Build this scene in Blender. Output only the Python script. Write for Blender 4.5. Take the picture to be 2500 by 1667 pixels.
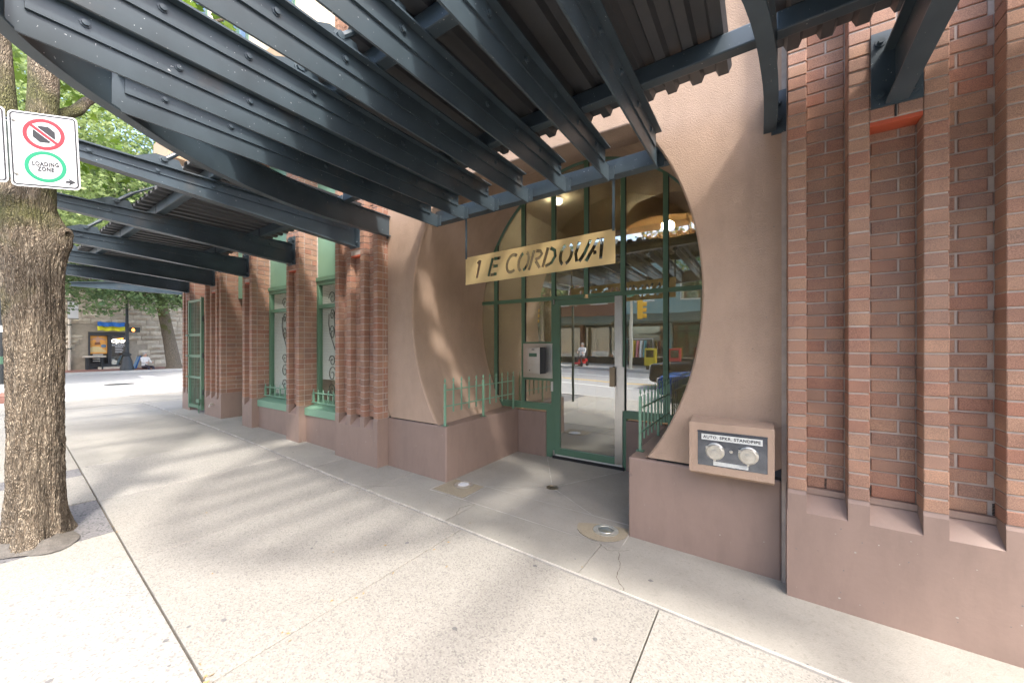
import bpy, bmesh, math, random
from mathutils import Vector, Matrix, noise
R = math.radians
for o in list(bpy.data.objects): bpy.data.objects.remove(o, do_unlink=True)
SC = bpy.context.scene
COL = SC.collection
# ------------------------------------------------------------------ camera
cd = bpy.data.cameras.new('camera'); cam = bpy.data.objects.new('camera', cd); COL.objects.link(cam)
cam.location = (0, 0, 1.45); cam.rotation_euler = (R(90), 0, R(33.3))
cd.sensor_width = 36; cd.lens = 36 * 929 / 2500; cd.shift_y = 8.5 / 2500
cd.clip_start = .02; cd.clip_end = 2000
SC.camera = cam
# ------------------------------------------------------------------ light
SUNV = Vector((.62, -.36, 1)).normalized()          # direction to the sun
w = bpy.data.worlds.new('World'); SC.world = w; w.use_nodes = True
wn = w.node_tree; sky = wn.nodes.new('ShaderNodeTexSky'); sky.sky_type = 'NISHITA'; sky.sun_disc = False
sky.sun_elevation = math.asin(SUNV.z); sky.sun_rotation = math.atan2(SUNV.x, SUNV.y)
sky.air_density = 1.0; sky.dust_density = 3.5; sky.ozone_density = .8
bg = wn.nodes['Background']; bg.inputs[1].default_value = .15
wn.links.new(sky.outputs[0], bg.inputs[0])
sl = bpy.data.lights.new('sun', 'SUN'); sl.energy = 1.0; sl.angle = R(5.0); sl.color = (1, .955, .90)
so = bpy.data.objects.new('sun', sl); COL.objects.link(so); so.location = (5, -5, 20)
so.rotation_euler = SUNV.to_track_quat('Z', 'Y').to_euler()
SC.view_settings.view_transform = 'Standard'; SC.view_settings.look = 'None'
SC.view_settings.exposure = 2.42; SC.view_settings.gamma = 1
SC.cycles.max_bounces = 8; SC.cycles.diffuse_bounces = 5; SC.cycles.glossy_bounces = 5; SC.cycles.transparent_max_bounces = 16
rnd = random.Random(7)
# ------------------------------------------------------------------ materials
MT = {}
def newmat(name):
    m = bpy.data.materials.new(name); m.use_nodes = True; MT[name] = m
    return m, m.node_tree, m.node_tree.nodes['Principled BSDF']
def nd(nt, t, **kw):
    n = nt.nodes.new('ShaderNode' + t)
    for k, v in kw.items(): setattr(n, k, v)
    return n
def ramp(nt, stops):
    r = nd(nt, 'ValToRGB'); el = r.color_ramp.elements
    while len(el) < len(stops): el.new(.5)
    for e, (p, c) in zip(el, stops): e.position = p; e.color = (*c, 1)
    return r
def mul(c, k): return tuple(min(1, x * k) for x in c)
def P(name, col, rough=.6, var=.12, vs=3., bump=0., bs=60., metal=0., spec=.5, speck=None, bdist=.004, det=5, rnd_obj=0., streak=0.):
    m, nt, b = newmat(name); L = nt.links.new
    tc = nd(nt, 'TexCoord'); n1 = nd(nt, 'TexNoise'); n1.inputs['Scale'].default_value = vs; n1.inputs['Detail'].default_value = det; n1.inputs['Roughness'].default_value = .62
    L(tc.outputs['Object'], n1.inputs['Vector'])
    r1 = ramp(nt, [(.28, mul(col, 1 - var)), (.72, mul(col, 1 + var))]); L(n1.outputs['Fac'], r1.inputs[0])
    out = r1.outputs[0]
    if speck:
        sc, thr, c2, st = speck
        n2 = nd(nt, 'TexNoise'); n2.inputs['Scale'].default_value = sc; n2.inputs['Detail'].default_value = 2
        L(tc.outputs['Object'], n2.inputs['Vector'])
        r2 = ramp(nt, [(thr, (0, 0, 0)), (thr + .04, (st, st, st))]); L(n2.outputs['Fac'], r2.inputs[0])
        mx = nd(nt, 'MixRGB'); L(r2.outputs[0], mx.inputs[0]); L(out, mx.inputs[1]); mx.inputs[2].default_value = (*c2, 1); out = mx.outputs[0]
    if streak:
        mp = nd(nt, 'Mapping'); mp.inputs['Scale'].default_value = (5, 5, 1.6); L(tc.outputs['Object'], mp.inputs[0]); n6 = nd(nt, 'TexNoise'); n6.inputs['Scale'].default_value = 1.6; n6.inputs['Detail'].default_value = 6; n6.inputs['Roughness'].default_value = .7; L(mp.outputs[0], n6.inputs['Vector'])
        r6 = ramp(nt, [(.36, (1 - streak,) * 3), (.52, (1, 1, 1)), (.75, (1 + streak * .35,) * 3)]); L(n6.outputs['Fac'], r6.inputs[0]); m6 = nd(nt, 'MixRGB', blend_type='MULTIPLY'); m6.inputs[0].default_value = 1; L(out, m6.inputs[1]); L(r6.outputs[0], m6.inputs[2]); out = m6.outputs[0]
        n7 = nd(nt, 'TexNoise'); n7.inputs['Scale'].default_value = .9; n7.inputs['Detail'].default_value = 9; n7.inputs['Roughness'].default_value = .72; L(tc.outputs['Object'], n7.inputs['Vector'])
        r7 = ramp(nt, [(.34, (1 - streak * .7,) * 3), (.5, (1, 1, 1))]); L(n7.outputs['Fac'], r7.inputs[0]); m7 = nd(nt, 'MixRGB', blend_type='MULTIPLY'); m7.inputs[0].default_value = 1; L(out, m7.inputs[1]); L(r7.outputs[0], m7.inputs[2]); out = m7.outputs[0]
    if rnd_obj:
        oi = nd(nt, 'ObjectInfo'); mr = nd(nt, 'MapRange'); mr.inputs[3].default_value = 1 - rnd_obj; mr.inputs[4].default_value = 1 + rnd_obj
        L(oi.outputs['Random'], mr.inputs[0]); mm = nd(nt, 'MixRGB', blend_type='MULTIPLY'); mm.inputs[0].default_value = 1
        L(out, mm.inputs[1]); L(mr.outputs[0], mm.inputs[2]); out = mm.outputs[0]
    L(out, b.inputs['Base Color']); b.inputs['Roughness'].default_value = rough; b.inputs['Metallic'].default_value = metal
    b.inputs['Specular IOR Level'].default_value = spec
    if bump:
        n3 = nd(nt, 'TexNoise'); n3.inputs['Scale'].default_value = bs; n3.inputs['Detail'].default_value = 4
        L(tc.outputs['Object'], n3.inputs['Vector']); bp = nd(nt, 'Bump'); bp.inputs['Strength'].default_value = bump; bp.inputs['Distance'].default_value = bdist
        L(n3.outputs['Fac'], bp.inputs['Height']); L(bp.outputs[0], b.inputs['Normal'])
    return m
def brickmat(name, cols, mortar_dust=.1):
    m, nt, b = newmat(name); L = nt.links.new
    tc = nd(nt, 'TexCoord'); g = nd(nt, 'NewGeometry'); oi = nd(nt, 'ObjectInfo')
    ad = nd(nt, 'Math', operation='ADD'); L(g.outputs['Random Per Island'], ad.inputs[0]); L(oi.outputs['Random'], ad.inputs[1])
    fr = nd(nt, 'Math', operation='FRACT'); L(ad.outputs[0], fr.inputs[0])
    r = ramp(nt, [(i / (len(cols) - 1), c) for i, c in enumerate(cols)]); L(fr.outputs[0], r.inputs[0])
    n = nd(nt, 'TexNoise'); n.inputs['Scale'].default_value = 260; n.inputs['Detail'].default_value = 3; L(g.outputs['Position'], n.inputs['Vector'])
    rr = ramp(nt, [(.3, (.62, .62, .62)), (.7, (1.35, 1.3, 1.25))]); L(n.outputs['Fac'], rr.inputs[0])
    n2 = nd(nt, 'TexNoise'); n2.inputs['Scale'].default_value = 6; n2.inputs['Detail'].default_value = 5; L(g.outputs['Position'], n2.inputs['Vector'])
    r2 = ramp(nt, [(.3, (.82, .82, .84)), (.7, (1.12, 1.1, 1.08))]); L(n2.outputs['Fac'], r2.inputs[0])
    m1 = nd(nt, 'MixRGB', blend_type='MULTIPLY'); m1.inputs[0].default_value = 1; L(r.outputs[0], m1.inputs[1]); L(rr.outputs[0], m1.inputs[2])
    m2 = nd(nt, 'MixRGB', blend_type='MULTIPLY'); m2.inputs[0].default_value = 1; L(m1.outputs[0], m2.inputs[1]); L(r2.outputs[0], m2.inputs[2])
    L(m2.outputs[0], b.inputs['Base Color']); b.inputs['Roughness'].default_value = .85
    bp = nd(nt, 'Bump'); bp.inputs['Strength'].default_value = .5; bp.inputs['Distance'].default_value = .002; L(n.outputs['Fac'], bp.inputs['Height']); L(bp.outputs[0], b.inputs['Normal'])
    return m
def concrete(name, col, agg=.5, sc=110, dark=(.12, .12, .115), rough=.85, stain=.18):
    m, nt, b = newmat(name); L = nt.links.new
    g = nd(nt, 'NewGeometry'); oi = nd(nt, 'ObjectInfo')
    n = nd(nt, 'TexNoise'); n.inputs['Scale'].default_value = 1.7; n.inputs['Detail'].default_value = 8; n.inputs['Roughness'].default_value = .68; L(g.outputs['Position'], n.inputs['Vector'])
    r = ramp(nt, [(.25, mul(col, 1 - stain)), (.55, col), (.8, mul(col, 1 + stain * .6))]); L(n.outputs['Fac'], r.inputs[0])
    v = nd(nt, 'TexVoronoi'); v.inputs['Scale'].default_value = sc; L(g.outputs['Position'], v.inputs['Vector'])
    sep = nd(nt, 'SeparateColor'); L(v.outputs['Color'], sep.inputs[0])
    r2 = ramp(nt, [(0, dark), (.10, mul(col, .55)), (.2, mul(col, .86)), (.6, mul(col, 1.0)), (1, mul(col, 1.25))]); L(sep.outputs[0], r2.inputs[0])
    mx = nd(nt, 'MixRGB'); mx.inputs[0].default_value = agg; L(r.outputs[0], mx.inputs[1]); L(r2.outputs[0], mx.inputs[2])
    n4 = nd(nt, 'TexNoise'); n4.inputs['Scale'].default_value = 38; n4.inputs['Detail'].default_value = 3; L(g.outputs['Position'], n4.inputs['Vector'])
    r4 = ramp(nt, [(.30, (.60, .59, .57)), (.40, (1, 1, 1))]); L(n4.outputs['Fac'], r4.inputs[0])
    m3 = nd(nt, 'MixRGB', blend_type='MULTIPLY'); m3.inputs[0].default_value = .3; L(mx.outputs[0], m3.inputs[1]); L(r4.outputs[0], m3.inputs[2])
    mr = nd(nt, 'MapRange'); mr.inputs[3].default_value = .93; mr.inputs[4].default_value = 1.06; L(oi.outputs['Random'], mr.inputs[0])
    m4 = nd(nt, 'MixRGB', blend_type='MULTIPLY'); m4.inputs[0].default_value = 1; L(m3.outputs[0], m4.inputs[1]); L(mr.outputs[0], m4.inputs[2])
    L(m4.outputs[0], b.inputs['Base Color']); b.inputs['Roughness'].default_value = rough
    bp = nd(nt, 'Bump'); bp.inputs['Strength'].default_value = .35; bp.inputs['Distance'].default_value = .003; L(v.outputs['Distance'], bp.inputs['Height']); L(bp.outputs[0], b.inputs['Normal'])
    return m
def steel(name, col):
    m, nt, b = newmat(name); L = nt.links.new; g = nd(nt, 'NewGeometry')
    n = nd(nt, 'TexNoise'); n.inputs['Scale'].default_value = 5; n.inputs['Detail'].default_value = 6; L(g.outputs['Position'], n.inputs['Vector'])
    r = ramp(nt, [(.3, mul(col, .8)), (.7, mul(col, 1.2))]); L(n.outputs['Fac'], r.inputs[0])
    v = nd(nt, 'TexNoise'); v.inputs['Scale'].default_value = 80; v.inputs['Detail'].default_value = 1; L(g.outputs['Position'], v.inputs['Vector'])
    r2 = ramp(nt, [(.765, (0, 0, 0)), (.785, (.7, .7, .7))]); L(v.outputs['Fac'], r2.inputs[0])
    mx = nd(nt, 'MixRGB'); L(r2.outputs[0], mx.inputs[0]); L(r.outputs[0], mx.inputs[1]); mx.inputs[2].default_value = (.5, .52, .52, 1)
    n5 = nd(nt, 'TexNoise'); n5.inputs['Scale'].default_value = 2.2; n5.inputs['Detail'].default_value = 5; L(g.outputs['Position'], n5.inputs['Vector'])
    r5 = ramp(nt, [(.60, (0, 0, 0)), (.78, (.6, .6, .6))]); L(n5.outputs['Fac'], r5.inputs[0])
    m6 = nd(nt, 'MixRGB'); L(r5.outputs[0], m6.inputs[0]); L(mx.outputs[0], m6.inputs[1]); m6.inputs[2].default_value = (.13, .10, .075, 1)
    L(m6.outputs[0], b.inputs['Base Color']); b.inputs['Roughness'].default_value = .42; b.inputs['Specular IOR Level'].default_value = .55
    bp = nd(nt, 'Bump'); bp.inputs['Strength'].default_value = .12; bp.inputs['Distance'].default_value = .003; L(n.outputs['Fac'], bp.inputs['Height']); L(bp.outputs[0], b.inputs['Normal'])
    return m
def glassmat(name, refl=.4, tint=(.55, .58, .55)):
    m = bpy.data.materials.new(name); m.use_nodes = True; nt = m.node_tree; MT[name] = m
    for n in list(nt.nodes): nt.nodes.remove(n)
    L = nt.links.new; out = nd(nt, 'OutputMaterial'); t = nd(nt, 'BsdfTransparent'); t.inputs[0].default_value = (*tint, 1)
    gl = nd(nt, 'BsdfGlossy'); gl.inputs['Roughness'].default_value = .004; gl.inputs['Color'].default_value = (.93, .95, .93, 1)
    g = nd(nt, 'NewGeometry'); n = nd(nt, 'TexNoise'); n.inputs['Scale'].default_value = 1.3; L(g.outputs['Position'], n.inputs['Vector'])
    bp = nd(nt, 'Bump'); bp.inputs['Strength'].default_value = .05; bp.inputs['Distance'].default_value = .02; L(n.outputs['Fac'], bp.inputs['Height']); L(bp.outputs[0], gl.inputs['Normal'])
    lw = nd(nt, 'LayerWeight'); pw = nd(nt, 'Math', operation='POWER'); pw.inputs[1].default_value = 5; L(lw.outputs['Facing'], pw.inputs[0]); lw.inputs[0].default_value = .5
    mr = nd(nt, 'MapRange'); mr.inputs[3].default_value = refl; mr.inputs[4].default_value = 1
    L(pw.outputs[0], mr.inputs[0]); mx = nd(nt, 'MixShader'); L(mr.outputs[0], mx.inputs[0]); L(t.outputs[0], mx.inputs[1]); L(gl.outputs[0], mx.inputs[2]); L(mx.outputs[0], out.inputs[0])
    return m
def emit(name, col, s):
    m, nt, b = newmat(name); b.inputs['Base Color'].default_value = (*col, 1); b.inputs['Emission Color'].default_value = (*col, 1); b.inputs['Emission Strength'].default_value = s
    return m
def leafmat(name, c1, c2):
    m, nt, b = newmat(name); L = nt.links.new; g = nd(nt, 'NewGeometry')
    r = ramp(nt, [(0, c1), (1, c2)]); L(g.outputs['Random Per Island'], r.inputs[0])
    n = nd(nt, 'TexNoise'); n.inputs['Scale'].default_value = .9; n.inputs['Detail'].default_value = 3; L(g.outputs['Position'], n.inputs['Vector'])
    rr = ramp(nt, [(.3, (.7, .72, .7)), (.7, (1.25, 1.2, 1.1))]); L(n.outputs['Fac'], rr.inputs[0])
    mm = nd(nt, 'MixRGB', blend_type='MULTIPLY'); mm.inputs[0].default_value = 1; L(r.outputs[0], mm.inputs[1]); L(rr.outputs[0], mm.inputs[2])
    L(mm.outputs[0], b.inputs['Base Color']); b.inputs['Roughness'].default_value = .5
    tr = nd(nt, 'BsdfTranslucent'); L(mm.outputs[0], tr.inputs[0]); mx = nd(nt, 'MixShader'); mx.inputs[0].default_value = .45
    out = nt.nodes['Material Output']; L(b.outputs[0], mx.inputs[1]); L(tr.outputs[0], mx.inputs[2]); L(mx.outputs[0], out.inputs[0])
    return m
def barkmat(name, c1, c2, moss=(.09, .10, .02)):
    m, nt, b = newmat(name); L = nt.links.new; tc = nd(nt, 'TexCoord'); mp = nd(nt, 'Mapping'); mp.inputs['Scale'].default_value = (1, 1, .22)
    L(tc.outputs['Object'], mp.inputs[0]); v = nd(nt, 'TexVoronoi'); v.feature = 'DISTANCE_TO_EDGE'; v.inputs['Scale'].default_value = 95
    nz = nd(nt, 'TexNoise'); nz.inputs['Scale'].default_value = 14; nz.inputs['Detail'].default_value = 4; L(mp.outputs[0], nz.inputs['Vector'])
    ad = nd(nt, 'MixRGB', blend_type='LINEAR_LIGHT'); ad.inputs[0].default_value = .06; L(mp.outputs[0], ad.inputs[1]); L(nz.outputs['Color'], ad.inputs[2]); L(ad.outputs[0], v.inputs['Vector'])
    n = nd(nt, 'TexNoise'); n.inputs['Scale'].default_value = 45; n.inputs['Detail'].default_value = 6; L(mp.outputs[0], n.inputs['Vector'])
    mu = nd(nt, 'Math', operation='MULTIPLY_ADD'); L(v.outputs['Distance'], mu.inputs[0]); mu.inputs[1].default_value = 2.2; L(n.outputs['Fac'], mu.inputs[2])
    r = ramp(nt, [(.42, mul(c1, .45)), (.6, c1), (1, c2)]); L(mu.outputs[0], r.inputs[0])
    n2 = nd(nt, 'TexNoise'); n2.inputs['Scale'].default_value = 3.2; n2.inputs['Detail'].default_value = 5; L(tc.outputs['Object'], n2.inputs['Vector'])
    sp = nd(nt, 'SeparateXYZ'); L(tc.outputs['Object'], sp.inputs[0]); mz = nd(nt, 'MapRange'); mz.inputs[1].default_value = 1.2; mz.inputs[2].default_value = 2.5; mz.inputs[3].default_value = -.16; mz.inputs[4].default_value = .08; L(sp.outputs[2], mz.inputs[0])
    a2 = nd(nt, 'Math', operation='ADD'); L(n2.outputs['Fac'], a2.inputs[0]); L(mz.outputs[0], a2.inputs[1])
    r2 = ramp(nt, [(.52, (0, 0, 0)), (.68, (.75, .75, .75))]); L(a2.outputs[0], r2.inputs[0])
    mx = nd(nt, 'MixRGB'); L(r2.outputs[0], mx.inputs[0]); L(r.outputs[0], mx.inputs[1]); mx.inputs[2].default_value = (*moss, 1)
    L(mx.outputs[0], b.inputs['Base Color']); b.inputs['Roughness'].default_value = .9
    bp = nd(nt, 'Bump'); bp.inputs['Strength'].default_value = 1; bp.inputs['Distance'].default_value = .014; L(mu.outputs[0], bp.inputs['Height']); L(bp.outputs[0], b.inputs['Normal'])
    return m

BRICK = brickmat('brick_clay', [(.285, .158, .11), (.33, .20, .138), (.262, .16, .12), (.345, .21, .142), (.305, .174, .122), (.30, .148, .10)])
P('mortar', (.39, .325, .28), .95, .15, 12, .4, 160)
P('stucco', (.40, .282, .205), .9, .08, 2.2, .8, 150, bdist=.006, speck=(170, .66, (.28, .19, .14), .3), streak=.07)
P('plinth_paint', (.255, .178, .143), .55, .06, 2.0, .2, 45, bdist=.003, speck=(16, .76, (.17, .12, .10), .6), streak=.08)
steel('canopy_steel', (.040, .058, .070))
P('roof_steel', (.058, .060, .063), .5, .15, 3)
P('green_paint', (.10, .19, .12), .42, .06, 5, .03, 40)
P('pale_green_paint', (.17, .305, .205), .45, .05, 3, .03, 40)
P('dark_green_paint', (.06, .13, .085), .45, .06, 5)
P('stainless', (.62, .61, .58), .32, .06, 8, .05, 200, metal=1)
P('chrome', (.16, .175, .20), .22, .3, 14, .05, 90, metal=1)
P('cap_metal', (.60, .57, .50), .35, .12, 30, .1, 120, metal=.7)
P('bronze_bar', (.25, .20, .14), .35, .06, 10, metal=.8)
P('sign_gold', (.56, .41, .19), .45, .07, 2.5, .04, 60, metal=.25)
P('white_sheet', (.60, .60, .60), .45, .03, 6)
P('white_trim', (.62, .60, .55), .6, .1, 12)
P('print_black', (.02, .02, .022), .5, .05)
P('print_red', (.62, .02, .03), .5, .05)
P('print_green', (.006, .22, .105), .5, .05)
P('print_grey', (.55, .55, .53), .6, .1, 60)
P('label_white', (.62, .62, .58), .6, .12, 80)
P('black_plastic', (.025, .025, .028), .4, .1)
P('dark_rubber', (.018, .018, .018), .8, .1)
P('flashing', (.42, .085, .04), .45, .08, 6)
P('interior_wall', (.56, .49, .39), .8, .06)
P('interior_floor', (.14, .12, .10), .35, .1, 5)
P('blind', (.72, .71, .65), .6, .04)
P('iron', (.03, .045, .038), .5, .1)
P('peach_panel', (.52, .37, .24), .75, .05, 2, .05, 50)
P('cream_panel', (.68, .62, .50), .7, .05, 2)
concrete('aggregate', (.285, .268, .234), .55, 140)
concrete('aggregate_coarse', (.31, .297, .268), .55, 110, dark=(.12, .12, .115))
concrete('smooth_concrete', (.29, .273, .235), .16, 160, stain=.24)
concrete('entry_concrete', (.285, .265, .23), .12, 160, stain=.22)
concrete('patch_concrete', (.32, .27, .19), .2, 120, stain=.25)
concrete('asphalt_patch', (.15, .145, .145), .8, 90, dark=(.03, .03, .03))
concrete('road_asphalt', (.33, .325, .315), .45, 60, stain=.12)
concrete('kerb_concrete', (.40, .385, .36), .3, 90)
P('soil', (.115, .104, .09), .95, .3, 25, .8, 120, bdist=.006)
P('joint_fill', (.11, .09, .068), .95, .3, 40)
P('gum', (.15, .145, .14), .8, .3, 30)
P('dry_leaf', (.30, .20, .08), .8, .4, 30)
P('caulk', (.37, .345, .305), .9, .3, 9)
P('road_white', (.72, .71, .68), .8, .1, 20)
P('road_yellow', (.62, .40, .08), .8, .1, 20)
P('brick_paving', (.22, .11, .085), .9, .2, 14, .2, 60)
P('ground_dirt', (.16, .15, .13), .95, .15, .3)
glassmat('door_glass', .42, (.5, .53, .5)); glassmat('window_glass', .06, (.96, .98, .96)); glassmat('shop_glass', .25)
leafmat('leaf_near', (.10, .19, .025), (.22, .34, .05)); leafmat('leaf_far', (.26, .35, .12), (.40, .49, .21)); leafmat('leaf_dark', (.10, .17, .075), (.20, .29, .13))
barkmat('bark', (.165, .125, .085), (.34, .28, .205)); barkmat('bark_far', (.11, .085, .06), (.22, .18, .13))
P('stone', (.42, .37, .29), .92, .22, 2.4, .9, 9, bdist=.05, det=8, rnd_obj=.12)
P('stone_pale', (.50, .45, .37), .9, .14, 3, .5, 12, bdist=.03)
P('mortar_stone', (.30, .265, .21), .95, .15, 6)
P('shop_frame', (.035, .037, .04), .5, .1)
P('lamp_iron', (.022, .026, .028), .5, .15, 8)
P('poster_orange', (.70, .33, .07), .6, .25, 3)
P('poster_brown', (.22, .09, .04), .6, .2, 5)
P('poster_blue', (.12, .22, .34), .6, .2, 5)
P('poster_cream', (.62, .48, .24), .6, .1, 5)
P('flag_blue', (.02, .13, .42), .7, .12, 4); P('flag_yellow', (.60, .55, .02), .7, .12, 4)
P('signal_yellow', (.72, .38, .015), .5, .08, 5)
emit('hand_lamp', (1, .28, .03), 3.0); emit('neon_white', (1, .93, .85), 1.1); emit('neon_orange', (1, .35, .05), 2.5)
emit('lobby_lamp', (1, .82, .6), 70)
P('car_blue', (.02, .075, .26), .2, .04, 2, metal=.3); P('car_black', (.012, .012, .014), .18, .04, 2)
P('tyre', (.015, .015, .015), .85, .1); P('rim', (.45, .45, .46), .3, .05, metal=.9)
glassmat('car_glass', .2, (.10, .11, .12))
P('teal_wall', (.20, .33, .33), .8, .08, 1.2); P('opp_brick', (.19, .085, .06), .9, .2, 6, .2, 30); P('opp_awning', (.05, .075, .06), .7, .1)
P('shop_dark', (.02, .02, .022), .4, .2)
P('skin', (.52, .30, .21), .6, .06); P('cloth_white', (.70, .68, .66), .9, .06); P('cloth_dark', (.04, .035, .05), .9, .1); P('hair_grey', (.35, .33, .31), .9, .1)
P('scooter_red', (.50, .02, .025), .35, .05); P('box_yellow', (.45, .34, .02), .45, .06); P('box_red', (.30, .02, .02), .45, .06)
P('cloth_pink', (.60, .20, .22), .9, .1); P('cloth_teal', (.10, .30, .33), .9, .1)
P('wicker', (.30, .17, .07), .7, .3, 26, .4, 60)
# ------------------------------------------------------------------ mesh helpers
class MB:
    def __init__(s): s.v = []; s.f = []
    def add(s, vs, fs):
        k = len(s.v); s.v += [tuple(p) for p in vs]; s.f += [tuple(i + k for i in f) for f in fs]; return s
    def box(s, x0, x1, y0, y1, z0, z1):
        return s.add([(x0, y0, z0), (x1, y0, z0), (x1, y1, z0), (x0, y1, z0), (x0, y0, z1), (x1, y0, z1), (x1, y1, z1), (x0, y1, z1)],
                     [(0, 3, 2, 1), (4, 5, 6, 7), (0, 1, 5, 4), (1, 2, 6, 5), (2, 3, 7, 6), (3, 0, 4, 7)])
    def hexa(s, b, t):           # 4 bottom points (ccw from above), 4 top points
        return s.add(list(b) + list(t), [(0, 3, 2, 1), (4, 5, 6, 7), (0, 1, 5, 4), (1, 2, 6, 5), (2, 3, 7, 6), (3, 0, 4, 7)])
    def prism(s, poly, a, b, axis='y'):     # closed 2D polygon swept along an axis
        n = len(poly)
        def p(u, v, w): return {'y': (u, w, v), 'x': (w, u, v), 'z': (u, v, w)}[axis]
        vs = [p(u, v, a) for u, v in poly] + [p(u, v, b) for u, v in poly]
        fs = [tuple(range(n)), tuple(range(2 * n - 1, n - 1, -1))] + [(i, i + n, (i + 1) % n + n, (i + 1) % n) for i in range(n)]
        return s.add(vs, fs)
    def tube(s, pts, rad, n=8, cap=True):
        pts = [Vector(p) for p in pts]; rs = rad if isinstance(rad, (list, tuple)) else [rad] * len(pts); k = len(s.v)
        for i, p in enumerate(pts):
            d = (pts[min(i + 1, len(pts) - 1)] - pts[max(i - 1, 0)]).normalized()
            a = d.cross(Vector((0, 0, 1)) if abs(d.z) < .9 else Vector((1, 0, 0))).normalized(); b = d.cross(a)
            for j in range(n):
                t = 2 * math.pi * j / n; s.v.append(tuple(p + (a * math.cos(t) + b * math.sin(t)) * rs[i]))
        for i in range(len(pts) - 1):
            for j in range(n):
                q = k + i * n; s.f.append((q + j, q + (j + 1) % n, q + n + (j + 1) % n, q + n + j))
        if cap: s.f.append(tuple(range(k + n - 1, k - 1, -1))); e = k + (len(pts) - 1) * n; s.f.append(tuple(range(e, e + n)))
        return s
    def lathe(s, prof, c=(0, 0, 0), n=24, axis='z'):
        k = len(s.v)
        for r, h in prof:
            for j in range(n):
                t = 2 * math.pi * j / n; u, v = r * math.cos(t), r * math.sin(t)
                p = {'z': (u, v, h), 'y': (u, h, v), 'x': (h, u, v)}[axis]
                s.v.append((p[0] + c[0], p[1] + c[1], p[2] + c[2]))
        for i in range(len(prof) - 1):
            for j in range(n):
                q = k + i * n; s.f.append((q + j, q + (j + 1) % n, q + n + (j + 1) % n, q + n + j))
        s.f.append(tuple(range(k, k + n))); e = k + (len(prof) - 1) * n; s.f.append(tuple(range(e, e + n)))
        return s
    def mesh(s, name, fix=True):
        me = bpy.data.meshes.new(name); me.from_pydata(s.v, [], s.f); me.validate()
        if fix:
            b = bmesh.new(); b.from_mesh(me); bmesh.ops.recalc_face_normals(b, faces=b.faces); b.to_mesh(me); b.free()
        return me
    def build(s, name, mat, parent=None, smooth=False, bevel=0, fix=True, **tags):
        return obj(name, s.mesh(name, fix), mat, parent, smooth, bevel, **tags)
def obj(name, me, mat, parent=None, smooth=False, bevel=0, loc=None, **tags):
    o = bpy.data.objects.new(name, me); COL.objects.link(o)
    if mat and not me.materials: me.materials.append(MT[mat])
    if parent: o.parent = parent
    if loc: o.location = loc
    if smooth:
        for p in me.polygons: p.use_smooth = True
        if smooth != 2: me.set_sharp_from_angle(angle=R(38))
    if bevel:
        b = o.modifiers.new('bevel', 'BEVEL'); b.width = bevel; b.segments = 2; b.limit_method = 'ANGLE'; b.angle_limit = R(35)
    for k, v in tags.items(): o[k] = v
    return o
def thing(name, label, cat, group=None):
    o = bpy.data.objects.new(name, None); COL.objects.link(o); o['label'] = label; o['category'] = cat
    if group: o['group'] = group
    return o
def box(name, mat, d, parent=None, bevel=0, **t): return MB().box(*d).build(name, mat, parent, bevel=bevel, **t)
def textmesh(txt, size, M, extrude=.0006, shear=0, align='CENTER', spacing=1.0, bold=0):
    cu = bpy.data.curves.new('t', 'FONT'); cu.body = txt; cu.size = size; cu.extrude = extrude; cu.align_x = align; cu.align_y = 'CENTER'; cu.shear = shear; cu.space_character = spacing; cu.offset = bold; cu.resolution_u = 3
    o = bpy.data.objects.new('t', cu); COL.objects.link(o); dg = bpy.context.evaluated_depsgraph_get()
    me = bpy.data.meshes.new_from_object(o.evaluated_get(dg)); bpy.data.objects.remove(o); bpy.data.curves.remove(cu); me.transform(M); me.materials.clear()
    return me
def text(name, txt, size, M, mat, parent, **k):
    return obj(name, textmesh(txt, size, M, **k), mat, parent)
def dup(o, parent=None, loc=None):
    c = o.copy(); COL.objects.link(c)
    if parent is not None: c.parent = parent
    if loc is not None: c.location = loc
    for ch in o.children: dup(ch, c)
    return c
def interp(tab, x):
    if x <= tab[0][0]: return tab[0][1]
    for (a, u), (b, v) in zip(tab, tab[1:]):
        if x <= b: return u + (v - u) * (x - a) / (b - a)
    return tab[-1][1]
# pavement level along the street (it climbs to the corner)
GT = [(-90, -.05), (-34, -.04), (-30, -.02), (-13, .16), (-10, .165), (-8.08, .1355), (-6.89, .11), (-5.45, .072), (-3.72, .019), (-2.78, 0), (-.87, -.035), (.13, -.058), (.98, -.077), (8, -.2), (20, -.4), (60, -.4)]
def g(x): return interp(GT, x)
YP, YS, YG = 2.83, 2.975, 4.40          # rib face, stucco face, glazing face
CXM = -1.828                             # centre line of the entrance
def zt(x): return .0235 * (x - CXM)      # fall of the canopies along the street
# ================================================================== GROUND
MB().box(-900, 900, -900, 900, -1.6, -1.4).build('ground', 'ground_dirt', kind='structure')
def sheet(name, mat, x0, x1, y0, y1, dz, nx=40, parent=None, **t):
    m = MB(); xs = sorted(set([x0 + (x1 - x0) * i / nx for i in range(nx + 1)] + [p for p, _ in GT if x0 < p < x1]))
    for a, b in zip(xs, xs[1:]):
        m.hexa([(a, y0, g(a) + dz - .35), (b, y0, g(b) + dz - .35), (b, y1, g(b) + dz - .35), (a, y1, g(a) + dz - .35)],
               [(a, y0, g(a) + dz), (b, y0, g(b) + dz), (b, y1, g(b) + dz), (a, y1, g(a) + dz)])
    return m.build(name, mat, parent, **t)
YK = -1.35                               # kerb line on our side
road = sheet('road', 'road_asphalt', -90, 60, -40, YK + .02, -.13, kind='structure')
cross = sheet('road', 'road_asphalt', -90, -11.6, YK + .0205, 40, -.128, kind='structure')
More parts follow.
